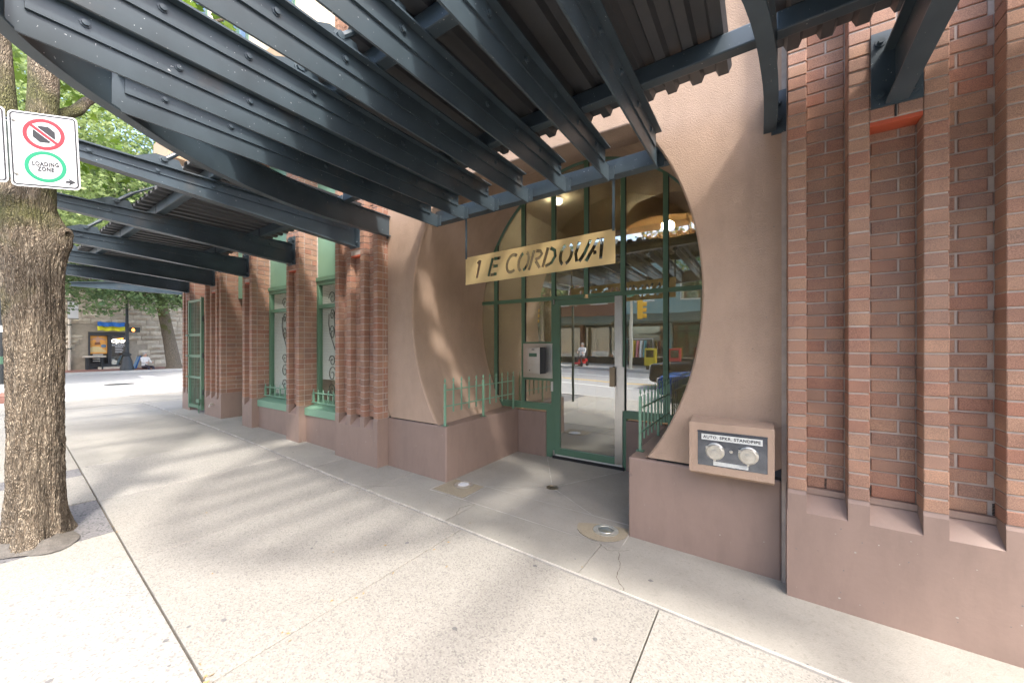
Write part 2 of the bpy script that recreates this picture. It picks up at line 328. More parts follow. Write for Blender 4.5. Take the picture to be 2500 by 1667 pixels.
sheet('lane_line', 'road_white', -11, 60, -4.98, -4.86, -.126, parent=road)
for y in (-6.42, -6.66): sheet('centre_line', 'road_yellow', -11, 60, y - .05, y + .05, -.126, parent=road)
sheet('lane_line', 'road_white', -11, 60, -9.0, -8.9, -.126, parent=road)
# crosswalk stroke and manhole on the cross street
m = MB(); pts = [(-26, 5.6), (-23.5, 5.38), (-21, 5.05), (-19, 4.72), (-17.5, 4.35)]
for (a, b), (c, d) in zip(pts, pts[1:]): m.add([(a, b, g(a) - .122), (c, d, g(c) - .122), (c, d + .42, g(c) - .122), (a, b + .42, g(a) - .122)], [(0, 1, 2, 3)])
m.build('crossing_line', 'road_white', cross)
MB().lathe([(.42, 0), (.42, .006), (.38, .008), (.37, .003), (0.001, .003)], (-20.4, 3.9, g(-20.4) - .126), 28).build('manhole_cover', 'lamp_iron', cross)
# sidewalk: bedding sheet with slabs on top
sw = sheet('sidewalk', 'joint_fill', -11.9, 9, YK, 5.2, -.026, kind='structure')
def slab(name, mat, poly, parent, dz=0., gap=.0037, th=.05, inset=True):
    n = len(poly); c = Vector((sum(p[0] for p in poly) / n, sum(p[1] for p in poly) / n))
    m = MB()
    def off(d):
        out = []
        for i in range(n):
            p0, p1, p2 = Vector(poly[i - 1]), Vector(poly[i]), Vector(poly[(i + 1) % n])
            e1 = (p1 - p0).normalized(); e2 = (p2 - p1).normalized(); n1 = Vector((-e1.y, e1.x)); n2 = Vector((-e2.y, e2.x))
            k = (n1 + n2); k = k / max(.2, k.dot(n1)); out.append(p1 + k * d)
        return out
    a = off(gap); b = off(gap + .003)
    vs = [(p.x, p.y, g(p.x) + dz - th) for p in a] + [(p.x, p.y, g(p.x) + dz - .003) for p in a] + [(p.x, p.y, g(p.x) + dz) for p in b]
    fs = [(i, (i + 1) % n, n + (i + 1) % n, n + i) for i in range(n)] + [(n + i, n + (i + 1) % n, 2 * n + (i + 1) % n, 2 * n + i) for i in range(n)] + [tuple(range(2 * n, 3 * n))]
    m.add(vs, fs); return m.build(name, mat, parent, fix=False)
def ya(x): return .535 - .0565 * x          # outer long joint
def yb(x): return 2.245 - .033 * x          # joint along the building strip
XJ = [-11.6, -9.3, -7.85, -6.34, -4.95, -3.51, -2.0, -.49, 1.02, 2.53, 4.0, 5.5, 7, 8.9]
def ybb(x): return yb(x) if x > -6.4 else yb(-6.4) + max(0, -6.4 - x) * .02
for i, (a, b) in enumerate(zip(XJ, XJ[1:])):
    slab('paving_slab', 'smooth_concrete' if b < -6.3 else 'aggregate', [(a, ya(a)), (b, ya(b)), (b, ybb(b)), (a, ybb(a))], sw)
for a, b, mt, dz in [(-11.6, -9.3, 'smooth_concrete', 0), (-9.3, -7.85, 'smooth_concrete', 0), (-7.85, -6.30, 'smooth_concrete', 0), (-6.30, -5.96, 'asphalt_patch', -.004), (-5.96, -5.03, 'aggregate', 0), (-5.03, -4.13, 'asphalt_patch', -.006),
                     (-4.13, -3.53, 'aggregate', 0), (-3.53, -2.0, 'aggregate_coarse', 0), (-2.0, -.49, 'aggregate_coarse', 0), (-.49, 1.02, 'aggregate_coarse', 0), (1.02, 4, 'aggregate_coarse', 0), (4, 8.9, 'aggregate_coarse', 0)]:
    slab('paving_slab', mt, [(a, YK + .16), (b, YK + .16), (b, ya(b) - .003), (a, ya(a) - .003)], sw, dz)
for a, b in [(-11.6, -7.9), (-7.9, -5.9), (-5.9, -4.35), (-4.35, -3.3), (-3.3, -2.2), (-2.2, -1.0), (-1.0, 1.3), (1.3, 4.5), (4.5, 8.9)]:
    yk = 2.74 if (a >= -2.3 and b <= -1.0) else 3.4
    if a < -2.7 and b > -2.8: slab('strip_slab', 'smooth_concrete', [(a, yb(a) + .03), (b, yb(b) + .03), (b, 2.74), (-2.79, 2.74), (-2.79, 3.4), (a, 3.4)], sw)
    elif b == 1.3: slab('strip_slab', 'smooth_concrete', [(a, yb(a) + .03), (b, yb(b) + .03), (b, 3.4), (-.87, 3.4), (-.87, 2.74), (a, 2.74)], sw, gap=.002)
    else: slab('strip_slab', 'smooth_concrete', [(a, ybb(a) + .03), (b, ybb(b) + .03), (b, yk), (a, yk)], sw, gap=.002)
xs = [-11.6 + i * .5 for i in range(42)]
m = MB()
for a, b in zip(xs, xs[1:]): m.hexa([(a, ybb(a) + .006, g(a) - .03), (b, ybb(b) + .006, g(b) - .03), (b, ybb(b) + .026, g(b) - .03), (a, ybb(a) + .026, g(a) - .03)], [(a, ybb(a) + .006, g(a) + .003), (b, ybb(b) + .006, g(b) + .003), (b, ybb(b) + .024, g(b) + .003), (a, ybb(a) + .024, g(a) + .003)])
m.build('sealed_joint', 'caulk', sw)
m = MB()
for a, b in zip(xs, xs[1:]): m.hexa([(a, YK, g(a) - .3), (b, YK, g(b) - .3), (b, YK + .155, g(b) - .3), (a, YK + .155, g(a) - .3)], [(a, YK + .015, g(a) + .004), (b, YK + .015, g(b) + .004), (b, YK + .155, g(b) + .004), (a, YK + .155, g(a) + .004)])
m.build('kerb', 'kerb_concrete', sw)
# rounded kerb at the corner and its apron
m = MB(); arc = [(-11.9 - 1.5 * math.sin(t), 1.2 - 2.4 * math.cos(t)) for t in [i * math.pi / 2 / 10 for i in range(11)]] + [(-13.4, 2.5), (-13.4, 40)]
vs = [(-11.597, y, .166) for x, y in arc]; m.add(vs + [(x, y, .172) for x, y in arc] + [(x - .02, y, -.1) for x, y in arc], [(i, i + 1, len(arc) + i + 1, len(arc) + i) for i in range(len(arc) - 1)] + [(len(arc) + i, len(arc) + i + 1, 2 * len(arc) + i + 1, 2 * len(arc) + i) for i in range(len(arc) - 1)])
m.build('sidewalk', 'smooth_concrete', kind='structure')
m = MB().tube([(x + .1, y + .06, .176) for x, y in arc], .05, 6); m.build('corner_kerb', 'kerb_concrete', sw)
# cracks and stains on the strip
def crack(pts, wd, mat='joint_fill', z=.0012):
    m = MB(); q = []
    for (a, b), (c, d) in zip(pts, pts[1:]):
        for k in range(5):
            t = k / 5; q.append((a + (c - a) * t + rnd.uniform(-.008, .008), b + (d - b) * t + rnd.uniform(-.008, .008)))
    q.append(pts[-1])
    for (a, b), (c, d) in zip(q, q[1:]):
        n = Vector((-(d - b), c - a)).normalized() * wd * rnd.uniform(.5, 1.2)
        m.add([(a - n.x, b - n.y, g(a) + z), (c - n.x, d - n.y, g(c) + z), (c + n.x, d + n.y, g(c) + z), (a + n.x, b + n.y, g(a) + z)], [(0, 1, 2, 3)])
    m.build('crack', mat, sw)
crack([(-2.21, 2.32), (-2.19, 2.46), (-2.27, 2.60), (-2.2, 2.73)], .003)
crack([(-.86, 2.70), (-.80, 2.55), (-.78, 2.40), (-.70, 2.30)], .0025)
crack([(-1.02, 2.73), (-.93, 2.68), (-.86, 2.72), (-.80, 2.78)], .0025)
crack([(-3.45, 2.36), (-3.25, 2.52), (-3.15, 2.6)], .002)
m = MB()       # trodden gum, stains and grit
for k in range(150):
    x = rnd.uniform(-7.5, 1.4); y = rnd.uniform(-.6, 2.7); r_ = rnd.choice((.004, .005, .006, .008, .012, .016)); n_ = 8; a0 = rnd.random() * 6
    m.add([(x + r_ * rnd.uniform(.6, 1.2) * math.cos(a0 + 6.283 * i / n_), y + r_ * rnd.uniform(.6, 1.2) * math.sin(a0 + 6.283 * i / n_), g(x) + .0016) for i in range(n_)], [tuple(range(n_))])
m.build('gum_spots', 'gum', sw, fix=False, kind='stuff')
m = MB()
for k in range(46):
    t_ = rnd.random(); x = rnd.choice((rnd.gauss(-2.0, .05), rnd.uniform(-4.6, -.3))); y = ya(x) + rnd.gauss(0, .012) if rnd.random() < .55 else rnd.uniform(.3, 2.6); r_ = rnd.uniform(.006, .016); a0 = rnd.random() * 6
    m.add([(x + r_ * math.cos(a0), y + r_ * math.sin(a0), g(x) + .003), (x + r_ * .4 * math.cos(a0 + 1.6), y + r_ * .4 * math.sin(a0 + 1.6), g(x) + .006), (x - r_ * math.cos(a0), y - r_ * math.sin(a0), g(x) + .003), (x + r_ * .4 * math.cos(a0 - 1.6), y + r_ * .4 * math.sin(a0 - 1.6), g(x) + .002)], [(0, 1, 2, 3)])
m.build('leaf_litter', 'dry_leaf', sw, fix=False, kind='stuff')
# entry floor in tooled panels round the drain
def zf(x, y): return g(min(x, -.6)) * max(0, min(1, (3.5 - y) / .76)) if x > -2.78 else 0
m = MB(); gx = [-2.80 + 1.94 * i / 8 for i in range(9)]; gy_ = [2.742, 2.93, 3.12, 3.31, 3.5, 4.5]
m.add([(x, y, zf(x, y) - .0035) for y in gy_ for x in gx], [(j * 9 + i, j * 9 + i + 1, (j + 1) * 9 + i + 1, (j + 1) * 9 + i) for j in range(5) for i in range(8)])
ef = m.build('entry_floor', 'caulk', kind='structure', fix=False)
DR = (-1.785, 3.468)
def fslab(poly): 
    n = len(poly); m = MB(); c = Vector(poly[0]);
    cc = Vector((sum(p[0] for p in poly) / n, sum(p[1] for p in poly) / n)); q = []
    for i in range(n):
        p0, p1, p2 = Vector(poly[i - 1]), Vector(poly[i]), Vector(poly[(i + 1) % n]); e1 = (p1 - p0).normalized(); e2 = (p2 - p1).normalized()
        k = Vector((-e1.y, e1.x)) + Vector((-e2.y, e2.x)); k = k / max(.25, k.dot(Vector((-e1.y, e1.x)))); q.append(p1 + k * .0055)
    b = bmesh.new(); vs_q = [b.verts.new((p.x, p.y, 0)) for p in q]; b.faces.new(vs_q)
    bmesh.ops.triangulate(b, faces=b.faces[:]); bmesh.ops.subdivide_edges(b, edges=b.edges[:], cuts=5, use_grid_fill=True)
    for v in b.verts: v.co.z = zf(v.co.x, v.co.y)
    me = bpy.data.meshes.new('floor_panel'); b.to_mesh(me); b.free(); obj('floor_panel', me, 'entry_concrete', ef); return
    m.build('floor_panel', 'entry_concrete', ef, fix=False)
A, Bp, Cc, D = (-2.366, 3.127), (-1.218, 3.119), (-1.31, 4.40), (-2.306, 4.34)
fslab([A, Bp, DR]); fslab([Bp, (-.86, 3.119), (-.86, 4.45), Cc, DR]); fslab([Cc, (-1.31, 4.48), (-2.306, 4.48), D, DR]); fslab([D, (-2.306, 4.45), (-2.79, 4.45), (-2.79, 3.127), A, DR])
fslab([(-2.37, 2.75), (-.86, 2.735), (-.86, 3.112), (-1.218, 3.119), A]); fslab([(-2.79, 2.75), (-2.37, 2.75), (-2.366, 3.127), (-2.79, 3.127)])
MB().box(-2.775, -2.385, 2.77, 3.10, -.006, .0012).build('patch', 'patch_concrete', ef)
MB().lathe([(.20, -.002), (.20, .003), (.001, .004)], (-1.07, 2.95, zf(-1.06, 2.95) - .0005), 22).build('patch', 'patch_concrete', ef)
MB().lathe([(.062, 0), (.062, .004), (.05, .005), (.048, .001), (.001, .001)], (DR[0], DR[1], -.0005), 24).build('floor_drain', 'bronze_bar', ef)
def uplight(x, y, z, label, lens):
    t = thing('ground_light', label, 'ground light', 'round lights set in the entry paving')
    MB().lathe([(.098, 0), (.098, .006), (.062, .010), (.060, .004)], (x, y, z), 28).build('ring', 'cap_metal', t, smooth=True)
    MB().lathe([(.060, .0), (.055, .008), (.03, .014), (.001, .016)], (x, y, z + .001), 24).build('lens', lens, t, smooth=True)
uplight(-2.578, 3.016, .003, 'round in-ground light with a frosted white lens beside the left low wall', 'white_sheet')
uplight(-1.035, 2.93, zf(-1.035, 2.93) + .002, 'round in-ground light with a bare metal lens in a tan patch by the right pier', 'stainless')
# ================================================================== CORNER BUILDING
BL = thing('corner_building', 'brown stucco and ribbed brick corner building with an oval glazed entrance', 'building')
# ---- stucco wall with the oval opening
def ell(t, a, b, zc, y): return (CXM + a * math.cos(t), y, zc + b * math.sin(t))
T0 = -math.asin((1.825 - .60) / 1.834)
X0, X1, Z0, Z1 = -3.724, .121, .60, 4.6
ang = [T0 + (math.pi - 2 * T0) * i / 96 for i in range(97)]
m = MB(); ins = [ell(t, 1.487, 1.846, 1.825, YS) for t in ang]; out = []
for t in ang:
    dx, dz = math.cos(t) * 1.475, math.sin(t) * 1.834; k = 1e9
    if dx > 1e-6: k = min(k, (X1 - CXM) / dx)
    if dx < -1e-6: k = min(k, (X0 - CXM) / dx)
    if dz > 1e-6: k = min(k, (Z1 - 1.825) / dz)
    if dz < -1e-6: k = min(k, (Z0 - 1.825) / dz)
    out.append((CXM + dx * k, YS, 1.825 + dz * k))
ins[0] = (ins[0][0], YS, Z0); ins[-1] = (ins[-1][0], YS, Z0); out[0] = (X1, YS, Z0); out[-1] = (X0, YS, Z0)
for i in range(1, 96):
    for (cx_, cz_) in ((X1, Z1), (X0, Z1)):
        if abs(out[i][0] - cx_) < .075 and abs(out[i][2] - cz_) < .075: out[i] = (cx_, YS, cz_)
n = len(ang); rim = [ell(t, 1.475, 1.834, 1.825, YS + .014) for t in ang]
m.add(ins + out + rim, [(i, i + 1, n + i + 1, n + i) for i in range(n - 1)] + [(i + 1, i, 2 * n + i, 2 * n + i + 1) for i in range(n - 1)])
for xa, xb in ((X0 - .0, X0 + .001), (X1 - .001, X1)): m.box(xa, xb, YS + .0005, 3.4, Z0, Z1)
m.build('stucco_wall', 'stucco', BL, smooth=True, fix=False)
m = MB(); k = 10; rows = []
for j in range(k + 1):
    f = j / k; rows.append([ell(t, 1.475 + .125 * f, 1.834 + .066 * f, 1.825 - .005 * f, YS + .014 + (YG + .055 - YS - .014) * f) for t in [T0 - .12 + (math.pi - 2 * (T0 - .12)) * i / 96 for i in range(97)]])
vs = [p for r in rows for p in r]; m.add(vs, [(j * 97 + i, j * 97 + i + 1, (j + 1) * 97 + i + 1, (j + 1) * 97 + i) for j in range(k) for i in range(96)])
m.build('arch_tunnel', 'stucco', BL, smooth=2, fix=False)
box('arch_block', 'stucco', (-2.81, -.85, 2.945, 3.27, 3.15, 4.6), BL, bevel=.012)
box('control_joint', 'mortar', (.1045, .1275, 2.962, 3.0, -.1, 4.6), BL)
for xa_, xb_ in ((-3.72, -3.0), (-.66, .1275)): box('wall_fill', 'dark_rubber', (xa_, xb_, 2.995, 3.3, .50, .5995), BL)
# ---- low walls of the entry
LW = 'plinth_paint'
box('low_wall', LW, (-3.727, -2.784, YS, 4.50, -.15, .585), BL, bevel=.014)
box('low_wall', LW, (-.87, .104, YS, 4.50, -.2, .580), BL, bevel=.014)
box('sill_wall', LW, (-2.7835, -2.352, 4.375, 4.55, -.1, .578), BL, bevel=.02)
box('sill_wall', LW, (-1.312, -.8705, 4.375, 4.55, -.1, .578), BL, bevel=.02)
# ---- brick work
CH, HB, ZB = .0747, .0652, .588
def brickmesh(w, d, h, c=.0035):
    m = MB(); m.add([(0, d, 0), (w, d, 0), (w, d, h), (0, d, h), (0, c, 0), (w, c, 0), (w, c, h), (0, c, h), (c, 0, c), (w - c, 0, c), (w - c, 0, h - c), (c, 0, h - c)],
                    [(0, 3, 2, 1), (0, 1, 5, 4), (1, 2, 6, 5), (2, 3, 7, 6), (3, 0, 4, 7), (4, 5, 9, 8), (5, 6, 10, 9), (6, 7, 11, 10), (7, 4, 8, 11), (8, 9, 10, 11)])
    me = m.mesh('brick', False); me.materials.append(MT['brick_clay']); return me
BC = {}
def brick(x, y, z, w, d, parent, h=HB):
    key = (round(w, 3), round(d, 3), h)
    if key not in BC: BC[key] = brickmesh(w, d, h)
    o = bpy.data.objects.new('brick', BC[key]); COL.objects.link(o); o.parent = parent; o.location = (x, y + rnd.uniform(-.0018, .0018), z + rnd.uniform(-.0012, .0012)); o.rotation_euler = (rnd.uniform(-.006, .006), rnd.uniform(-.006, .006), rnd.uniform(-.012, .012))
def plinth(ribs, x0, x1, parent, yb=3.05, zt_=ZB):
    m = MB(); segs = []; cur = x0
    for a, b in ribs:
        if a > cur + .002: segs.append((cur, a, 0))
        segs.append((a, b, 1)); cur = b
    if x1 > cur + .002: segs.append((cur, x1, 0))
    for a, b, rib in segs:
        zb = min(g(a), g(b)) - .1
        if rib: m.prism([(YP, zb), (YP, zt_ - .026), (YP + .008, zt_ - .003), (yb, zt_ - .003), (yb, zb)], a, b, 'x')
        else: m.prism([(YP, zb), (YP, .459), (YP + .095, .548), (yb - .001, .548), (yb - .001, zb)], a, b, 'x')
    return m.build('plinth', 'plinth_paint', parent)
def flash(a, b, parent): box('flashing_strip', 'plinth_paint', (a + .001, b - .001, YP + .088, YP + .12, .552, .586), parent)
# right wall: individual bricks
RB = [(.130, .220), (.406, .496), (.703, .795), (.981, 1.072)]
rp = MB()
for a, b in RB: rp.box(a + .004, b - .004, YP + .006, 3.0, .585, 4.6)
rp.box(.128, 1.9, YP + .1165, 3.2, .585, 4.6)
rp.box(.4965, .7025, YP + .0065, 3.0, 2.672, 4.6)
rpier = rp.build('brick_pier', 'mortar', BL, label='ribbed brick wall right of the entrance with four projecting ribs')
plinth(RB, .126, 1.9, BL)
for (a, b) in zip(RB, RB[1:]): flash(a[1], b[0], BL)
NC = 36; rest = MB()
def bb(m, x, y, z, w, d, h=HB, c=.0035):
    k = len(m.v)
    m.add([(x, y + d, z), (x + w, y + d, z), (x + w, y + d, z + h), (x, y + d, z + h), (x, y + c, z), (x + w, y + c, z), (x + w, y + c, z + h), (x, y + c, z + h), (x + c, y, z + c), (x + w - c, y, z + c), (x + w - c, y, z + h - c), (x + c, y, z + h - c)],
          [(0, 1, 5, 4), (1, 2, 6, 5), (2, 3, 7, 6), (3, 0, 4, 7), (4, 5, 9, 8), (5, 6, 10, 9), (6, 7, 11, 10), (7, 4, 8, 11), (8, 9, 10, 11)])
for i in range(54):
    z = ZB + i * CH; one = i < 35
    put = (lambda x, y, w, d: brick(x, y, z, w, d, rpier)) if one else (lambda x, y, w, d: bb(rest, x, y, z, w, d))
    for a, b in RB: put(a, YP, round(b - a, 3), .112)
    yp = YP + .109; j = .010
    fill = z > 2.66
    if i % 2: put(.224, yp, .090, .08); put(.324, yp, .078, .08)
    else: put(.230, yp, .172, .08)
    if not fill:
        if i % 2: put(.500, yp, .128, .08); put(.638, yp, .061, .08)
        else: put(.520, yp, .179, .08) ; bb(rest, .500, yp, z, .010, .08)
    else:
        bb(rest, .498, YP, z, .10, .1); bb(rest, .608, YP, z, .093, .1)
    if i % 2: put(.799, yp, .045, .08); put(.856, yp, .121, .08)
    else: put(.799, yp, .158, .08)
    for q in range(4): bb(rest, 1.09 + q * .2, yp, z, .19, .08)
rest.build('brick', 'brick_clay', rpier, kind='stuff')
m = MB()
for x, z in ((.314, .592), (.509, .592), (.973, .592)):
    for q in range(8): m.box(x, x + .010, YP + .1075, YP + .112, z + q * .0075, z + q * .0075 + .004)
m.build('weep_vent', 'dark_rubber', rpier)
box('lintel_flashing', 'flashing', (.4975, .7015, YP + .004, YP + .11, 2.648, 2.670), BL)
box('weep_slot', 'dark_rubber', (.594, .602, YP - .003, YP + .004, 2.675, 2.74), BL)
# left wall: piers with joined bricks
def pier(ribs, x0, x1, lint=None, side_to=3.09, zmax=6.4, sideL=False, label=None):
    core = MB(); br = MB()
    for a, b in ribs: core.box(a + .004, b - .004, YP + .006, 3.0, .585, zmax)
    core.box(x0 + .005, x1 - .005, YP + .0805, side_to + .25, .585, zmax)
    if lint:
        la, lb, lz = lint; core.box(la, lb, YP + .0065, 3.0, lz, zmax)
    p = core.build('brick_pier', 'mortar', BL, **({'label': label} if label else {}))
    for i in range(int((zmax - ZB) / CH)):
        z = ZB + i * CH
        for a, b in ribs: bb(br, a, YP, z, b - a, .076)
        for (a, b), (c, d) in zip(ribs, ribs[1:]):
            fl = lint and abs(lint[0] - b) < .02 and z > lint[2]
            if fl: bb(br, b + .006, YP, z, (c - b) * .5 - .012, .08); bb(br, b + (c - b) * .5 + .003, YP, z, (c - b) * .5 - .01, .08)
            elif i % 2: bb(br, b + .004, YP + .072, z, (c - b) * .4, .05); bb(br, b + .004 + (c - b) * .4 + .01, YP + .072, z, (c - b) * .6 - .02, .05)
            else: bb(br, b + .006, YP + .072, z, c - b - .012, .05)
        # side facing the entrance
        L = side_to - (YP + .084); ya_ = YP + .086
        def sb(y0, w): br.add([(x1 - .06, y0, z), (x1, y0, z), (x1, y0 + w, z), (x1 - .06, y0 + w, z), (x1 - .06, y0, z + HB), (x1, y0, z + HB), (x1, y0 + w, z + HB), (x1 - .06, y0 + w, z + HB)], [(0, 1, 5, 4), (1, 2, 6, 5), (2, 3, 7, 6), (4, 5, 6, 7), (0, 3, 2, 1)])
        if i % 2: sb(ya_, L * .62 - .01); sb(ya_ + L * .62, L * .38)
        else: sb(ya_, L)
    br.build('brick', 'brick_clay', p, kind='stuff')
    plinth(ribs, x0, x1, BL, yb=side_to + .02)
    if lint: box('lintel_flashing', 'flashing', (lint[0] + .002, lint[1] - .002, YP + .004, YP + .075, lint[2] - .02, lint[2] - .002), BL)
    return p
GL = [(-4.573, -4.493), (-4.326, -4.244), (-4.051, -3.975), (-3.804, -3.727)]
pier(GL, -4.573, -3.727, (-4.244, -4.051, 2.545), side_to=2.975, label='four-ribbed brick pier left of the oval entrance')
pier([(-5.80, -5.732), (-5.53, -5.455)], -5.80, -5.455, (-5.732, -5.53, 2.52), label='two-ribbed brick pier between the two grilled windows')
pier([(-7.235, -7.157), (-6.981, -6.894)], -7.235, -6.894, (-7.157, -6.981, 2.48), zmax=5.2)
pier([(-8.832, -8.765), (-8.584, -8.52), (-8.345, -8.27), (-8.176, -8.085)], -8.832, -8.085, (-8.52, -8.345, 2.43), side_to=3.16, zmax=5.2)
pier([(-10.0, -9.93), (-9.82, -9.75), (-9.66, -9.60)], -10.0, -9.60, (-9.75, -9.66, 2.38), side_to=3.2, zmax=5.2)
# corner return and cores that close the building
box('side_wall', 'mortar', (-9.99, -9.7, 3.25, 14, -.1, 9), BL)
box('wall_core', 'interior_wall', (-8.8, -3.9, 3.42, 3.6, -.1, 9), BL); box('passage_back', 'shop_dark', (-9.6, -8.83, 4.4, 4.5, -.1, 9), BL)
box('wall_core', 'interior_wall', (.13, 9, 3.21, 3.6, -.1, 9), BL)
bt, bnt, bb_ = newmat('upper_brick'); tcn = nd(bnt, 'TexCoord'); mpn = nd(bnt, 'Mapping'); mpn.inputs['Rotation'].default_value = (R(90), 0, 0); btx = nd(bnt, 'TexBrick')
bnt.links.new(tcn.outputs['Object'], mpn.inputs[0]); bnt.links.new(mpn.outputs[0], btx.inputs['Vector']); btx.inputs['Scale'].default_value = 1; btx.inputs['Brick Width'].default_value = .2; btx.inputs['Row Height'].default_value = .0747; btx.inputs['Mortar Size'].default_value = .005
btx.inputs['Color1'].default_value = (.34, .18, .11, 1); btx.inputs['Color2'].default_value = (.29, .14, .09, 1); btx.inputs['Mortar'].default_value = (.4, .34, .29, 1); bnt.links.new(btx.outputs[0], bb_.inputs['Base Color']); bb_.inputs['Roughness'].default_value = .9
box('upper_wall', 'upper_brick', (-9.98, 9, 3.02, 3.4, 4.62, 9), BL)
box('upper_wall', 'upper_brick', (1.09, 9, 2.96, 3.2, .6, 4.6), BL)
box('plinth', 'plinth_paint', (1.9, 9, YP, 3.1, -.4, .46), BL)
for a, b, yf in ((-5.45, -4.58, 2.36), (-6.89, -5.81, 2.36), (-8.08, -7.24, 2.36), (-9.66, -8.84, 2.3), (-2.9, -.75, 2.42), (1.3, 2.6, 2.4)):
    zb = 4.72 + (.1 if a < -9 else 0); w_ = b - a
    by = box('bay_window', 'peach_panel', (a, b, yf, 3.02, zb, 5.25), BL, bevel=.01)
    box('bay_wall', 'cream_panel', (a + .03, b - .03, yf + .03, 3.02, 5.2505, 8.8), by)
    for q in range(3):
        xa = a + .08 + q * (w_ - .16) / 3; box('frame', 'green_paint', (xa, xa + (w_ - .16) / 3 - .02, yf + .018, yf + .0295, 5.35, 7.2), by); box('pane', 'shop_glass', (xa + .05, xa + (w_ - .16) / 3 - .07, yf + .010, yf + .0178, 5.4, 7.15), by)
# ---- windows with grilles, blinds, sill fences
def picket_run(parent, p0, p1, n, z0, z1, rails, posts=(0,), rad=.006, mat='green_paint', tip=.035, hang=.07, zbase=None):
    rad *= 1.2; tip *= 1.25
    m = MB(); p0, p1 = Vector(p0), Vector(p1); d = (p1 - p0).normalized(); c = Vector((-d.y, d.x, 0))
    for i in range(n):
        p = p0 + (p1 - p0) * (i / (n - 1)); zb = (zbase if zbase is not None and i in posts else rails[-1] - hang); r = rad * (1.5 if i in posts else 1)
        q = MB(); q.add([(p + d * a * r + c * b * r)[:2] + (zz,) for zz in (zb, z1 - tip * 1.6) for a, b in ((-1, -1), (1, -1), (1, 1), (-1, 1))], [(0, 1, 2, 3), (4, 5, 6, 7), (0, 1, 5, 4), (1, 2, 6, 5), (2, 3, 7, 6), (3, 0, 4, 7)])
        w = tip * .42; zz = z1
        q.add([(p.x, p.y, zz), *[tuple((p + v)[:2]) + (zz - tip * .75,) for v in (d * w, c * w * .5, -d * w, -c * w * .5)], (p.x, p.y, zz - tip * 1.75)], [(0, 1, 2), (0, 2, 3), (0, 3, 4), (0, 4, 1), (5, 2, 1), (5, 3, 2), (5, 4, 3), (5, 1, 4)])
        q.build('picket', mat, parent)
    for rz in rails: MB().tube([p0 + Vector((0, 0, rz)) - d * .02, p1 + Vector((0, 0, rz)) + d * .02], rad * 1.15, 6).build('rail', mat, parent)
def scroll(cx_, z, w, h, turns, flip, y):
    pts = []
    for i in range(40):
        t = i / 39; a = t * turns * 2 * math.pi; r = (1 - t * .8)
        pts.append((cx_ + flip * w * r * math.cos(a), y, z + h * r * math.sin(a)))
    return pts
def window(x0, x1, ztop, lab):
    wd = MB(); yf = 3.09; f = .05; zs, zr, zh = .60, 1.985, ztop
    for d in ((x0, x0 + f, yf, yf + .06, zs, zh), (x1 - f, x1, yf, yf + .06, zs, zh), (x0 + f, x1 - f, yf, yf + .06, zh - f, zh), (x0 + f, x1 - f, yf + .002, yf + .058, zr, zr + .05), (x0 + f, x1 - f, yf, yf + .06, zs, zs + f)): wd.box(*d)
    wo = wd.build('window', 'green_paint', BL, label=lab)
    box('pane', 'window_glass', (x0 + f, x1 - f, yf + .03, yf + .036, zs + f, zr), wo); box('pane', 'window_glass', (x0 + f, x1 - f, yf + .03, yf + .036, zr + .05, zh - f), wo)
    box('head_panel', 'pale_green_paint', (x0, x1, yf + .02, yf + .1, zh + .0005, 4.6), wo); box('head_trim', 'green_paint', (x0, x1, yf - .015, yf + .019, zh + .003, zh + .06), wo)
    m = MB(); m.prism([(YP + .082, .455), (YP + .082, .556), (yf, .605), (yf + .06, .605), (yf + .06, .455)], x0 - .0, x1, 'x'); m.build('sill', 'pale_green_paint', wo)
    box('apron_wall', 'plinth_paint', (x0, x1, YP + .1, yf + .1, -.1, .452), wo)
    zb = .95 if lab and 'raised' in lab else .62; m = MB(); z = zb
    while z < zh: m.add([(x0 + .052, yf + .056, z), (x1 - .052, yf + .056, z), (x1 - .052, yf + .066, z + .0215), (x0 + .052, yf + .066, z + .0215)], [(0, 1, 2, 3)]); z += .0235
    m.build('blind', 'blind', wo, fix=False)
    box('room_back', 'interior_wall', (x0, x1, 3.32, 3.36, .5, zh + .2), wo)
    m = MB(); yi = yf + .046; xc = (x0 + x1) / 2
    for s_ in (-1, 1):
        for (zz, hh, ww, fl) in ((.80, .10, .085, 1), (1.03, .12, .10, -1), (1.22, .09, .08, 1), (1.62, .12, .06, 1), (1.88, .09, .05, -1), (2.12, .10, .085, 1)):
            m.tube(scroll(xc + s_ * (.12 + .0), zz, ww, hh, 1.35, s_ * fl, yi), .006, 5)
        m.tube([(xc + s_ * x, yi, z) for x, z in ((.20, 1.9), (.21, 1.75), (.17, 1.6), (.06, 1.4), (0, 1.3))], .006, 5)
        m.tube([(xc + s_ * x, yi, z) for x, z in ((.04, 1.98), (.07, 1.85), (.05, 1.6), (.01, 1.42))], .006, 5)
    m.build('scroll_grille', 'iron', wo)
    sf = obj('sill_fence', MB().box(x0 + .01, x1 - .01, 3.0, 3.012, .618, .630).mesh('sill_fence'), 'pale_green_paint', BL)
    nn = 7; picket_run(sf, (x0 + .07, 3.004, 0), (x1 - .07, 3.004, 0), nn, .62, .825, [.765, .63], rad=.0065, mat='pale_green_paint', hang=.0)
    return wo
window(-5.454, -4.574, 2.37, 'tall green window with a blind raised at the bottom behind iron scrollwork')
window(-6.893, -5.801, 2.34, 'tall green window with a closed blind behind iron scrollwork')
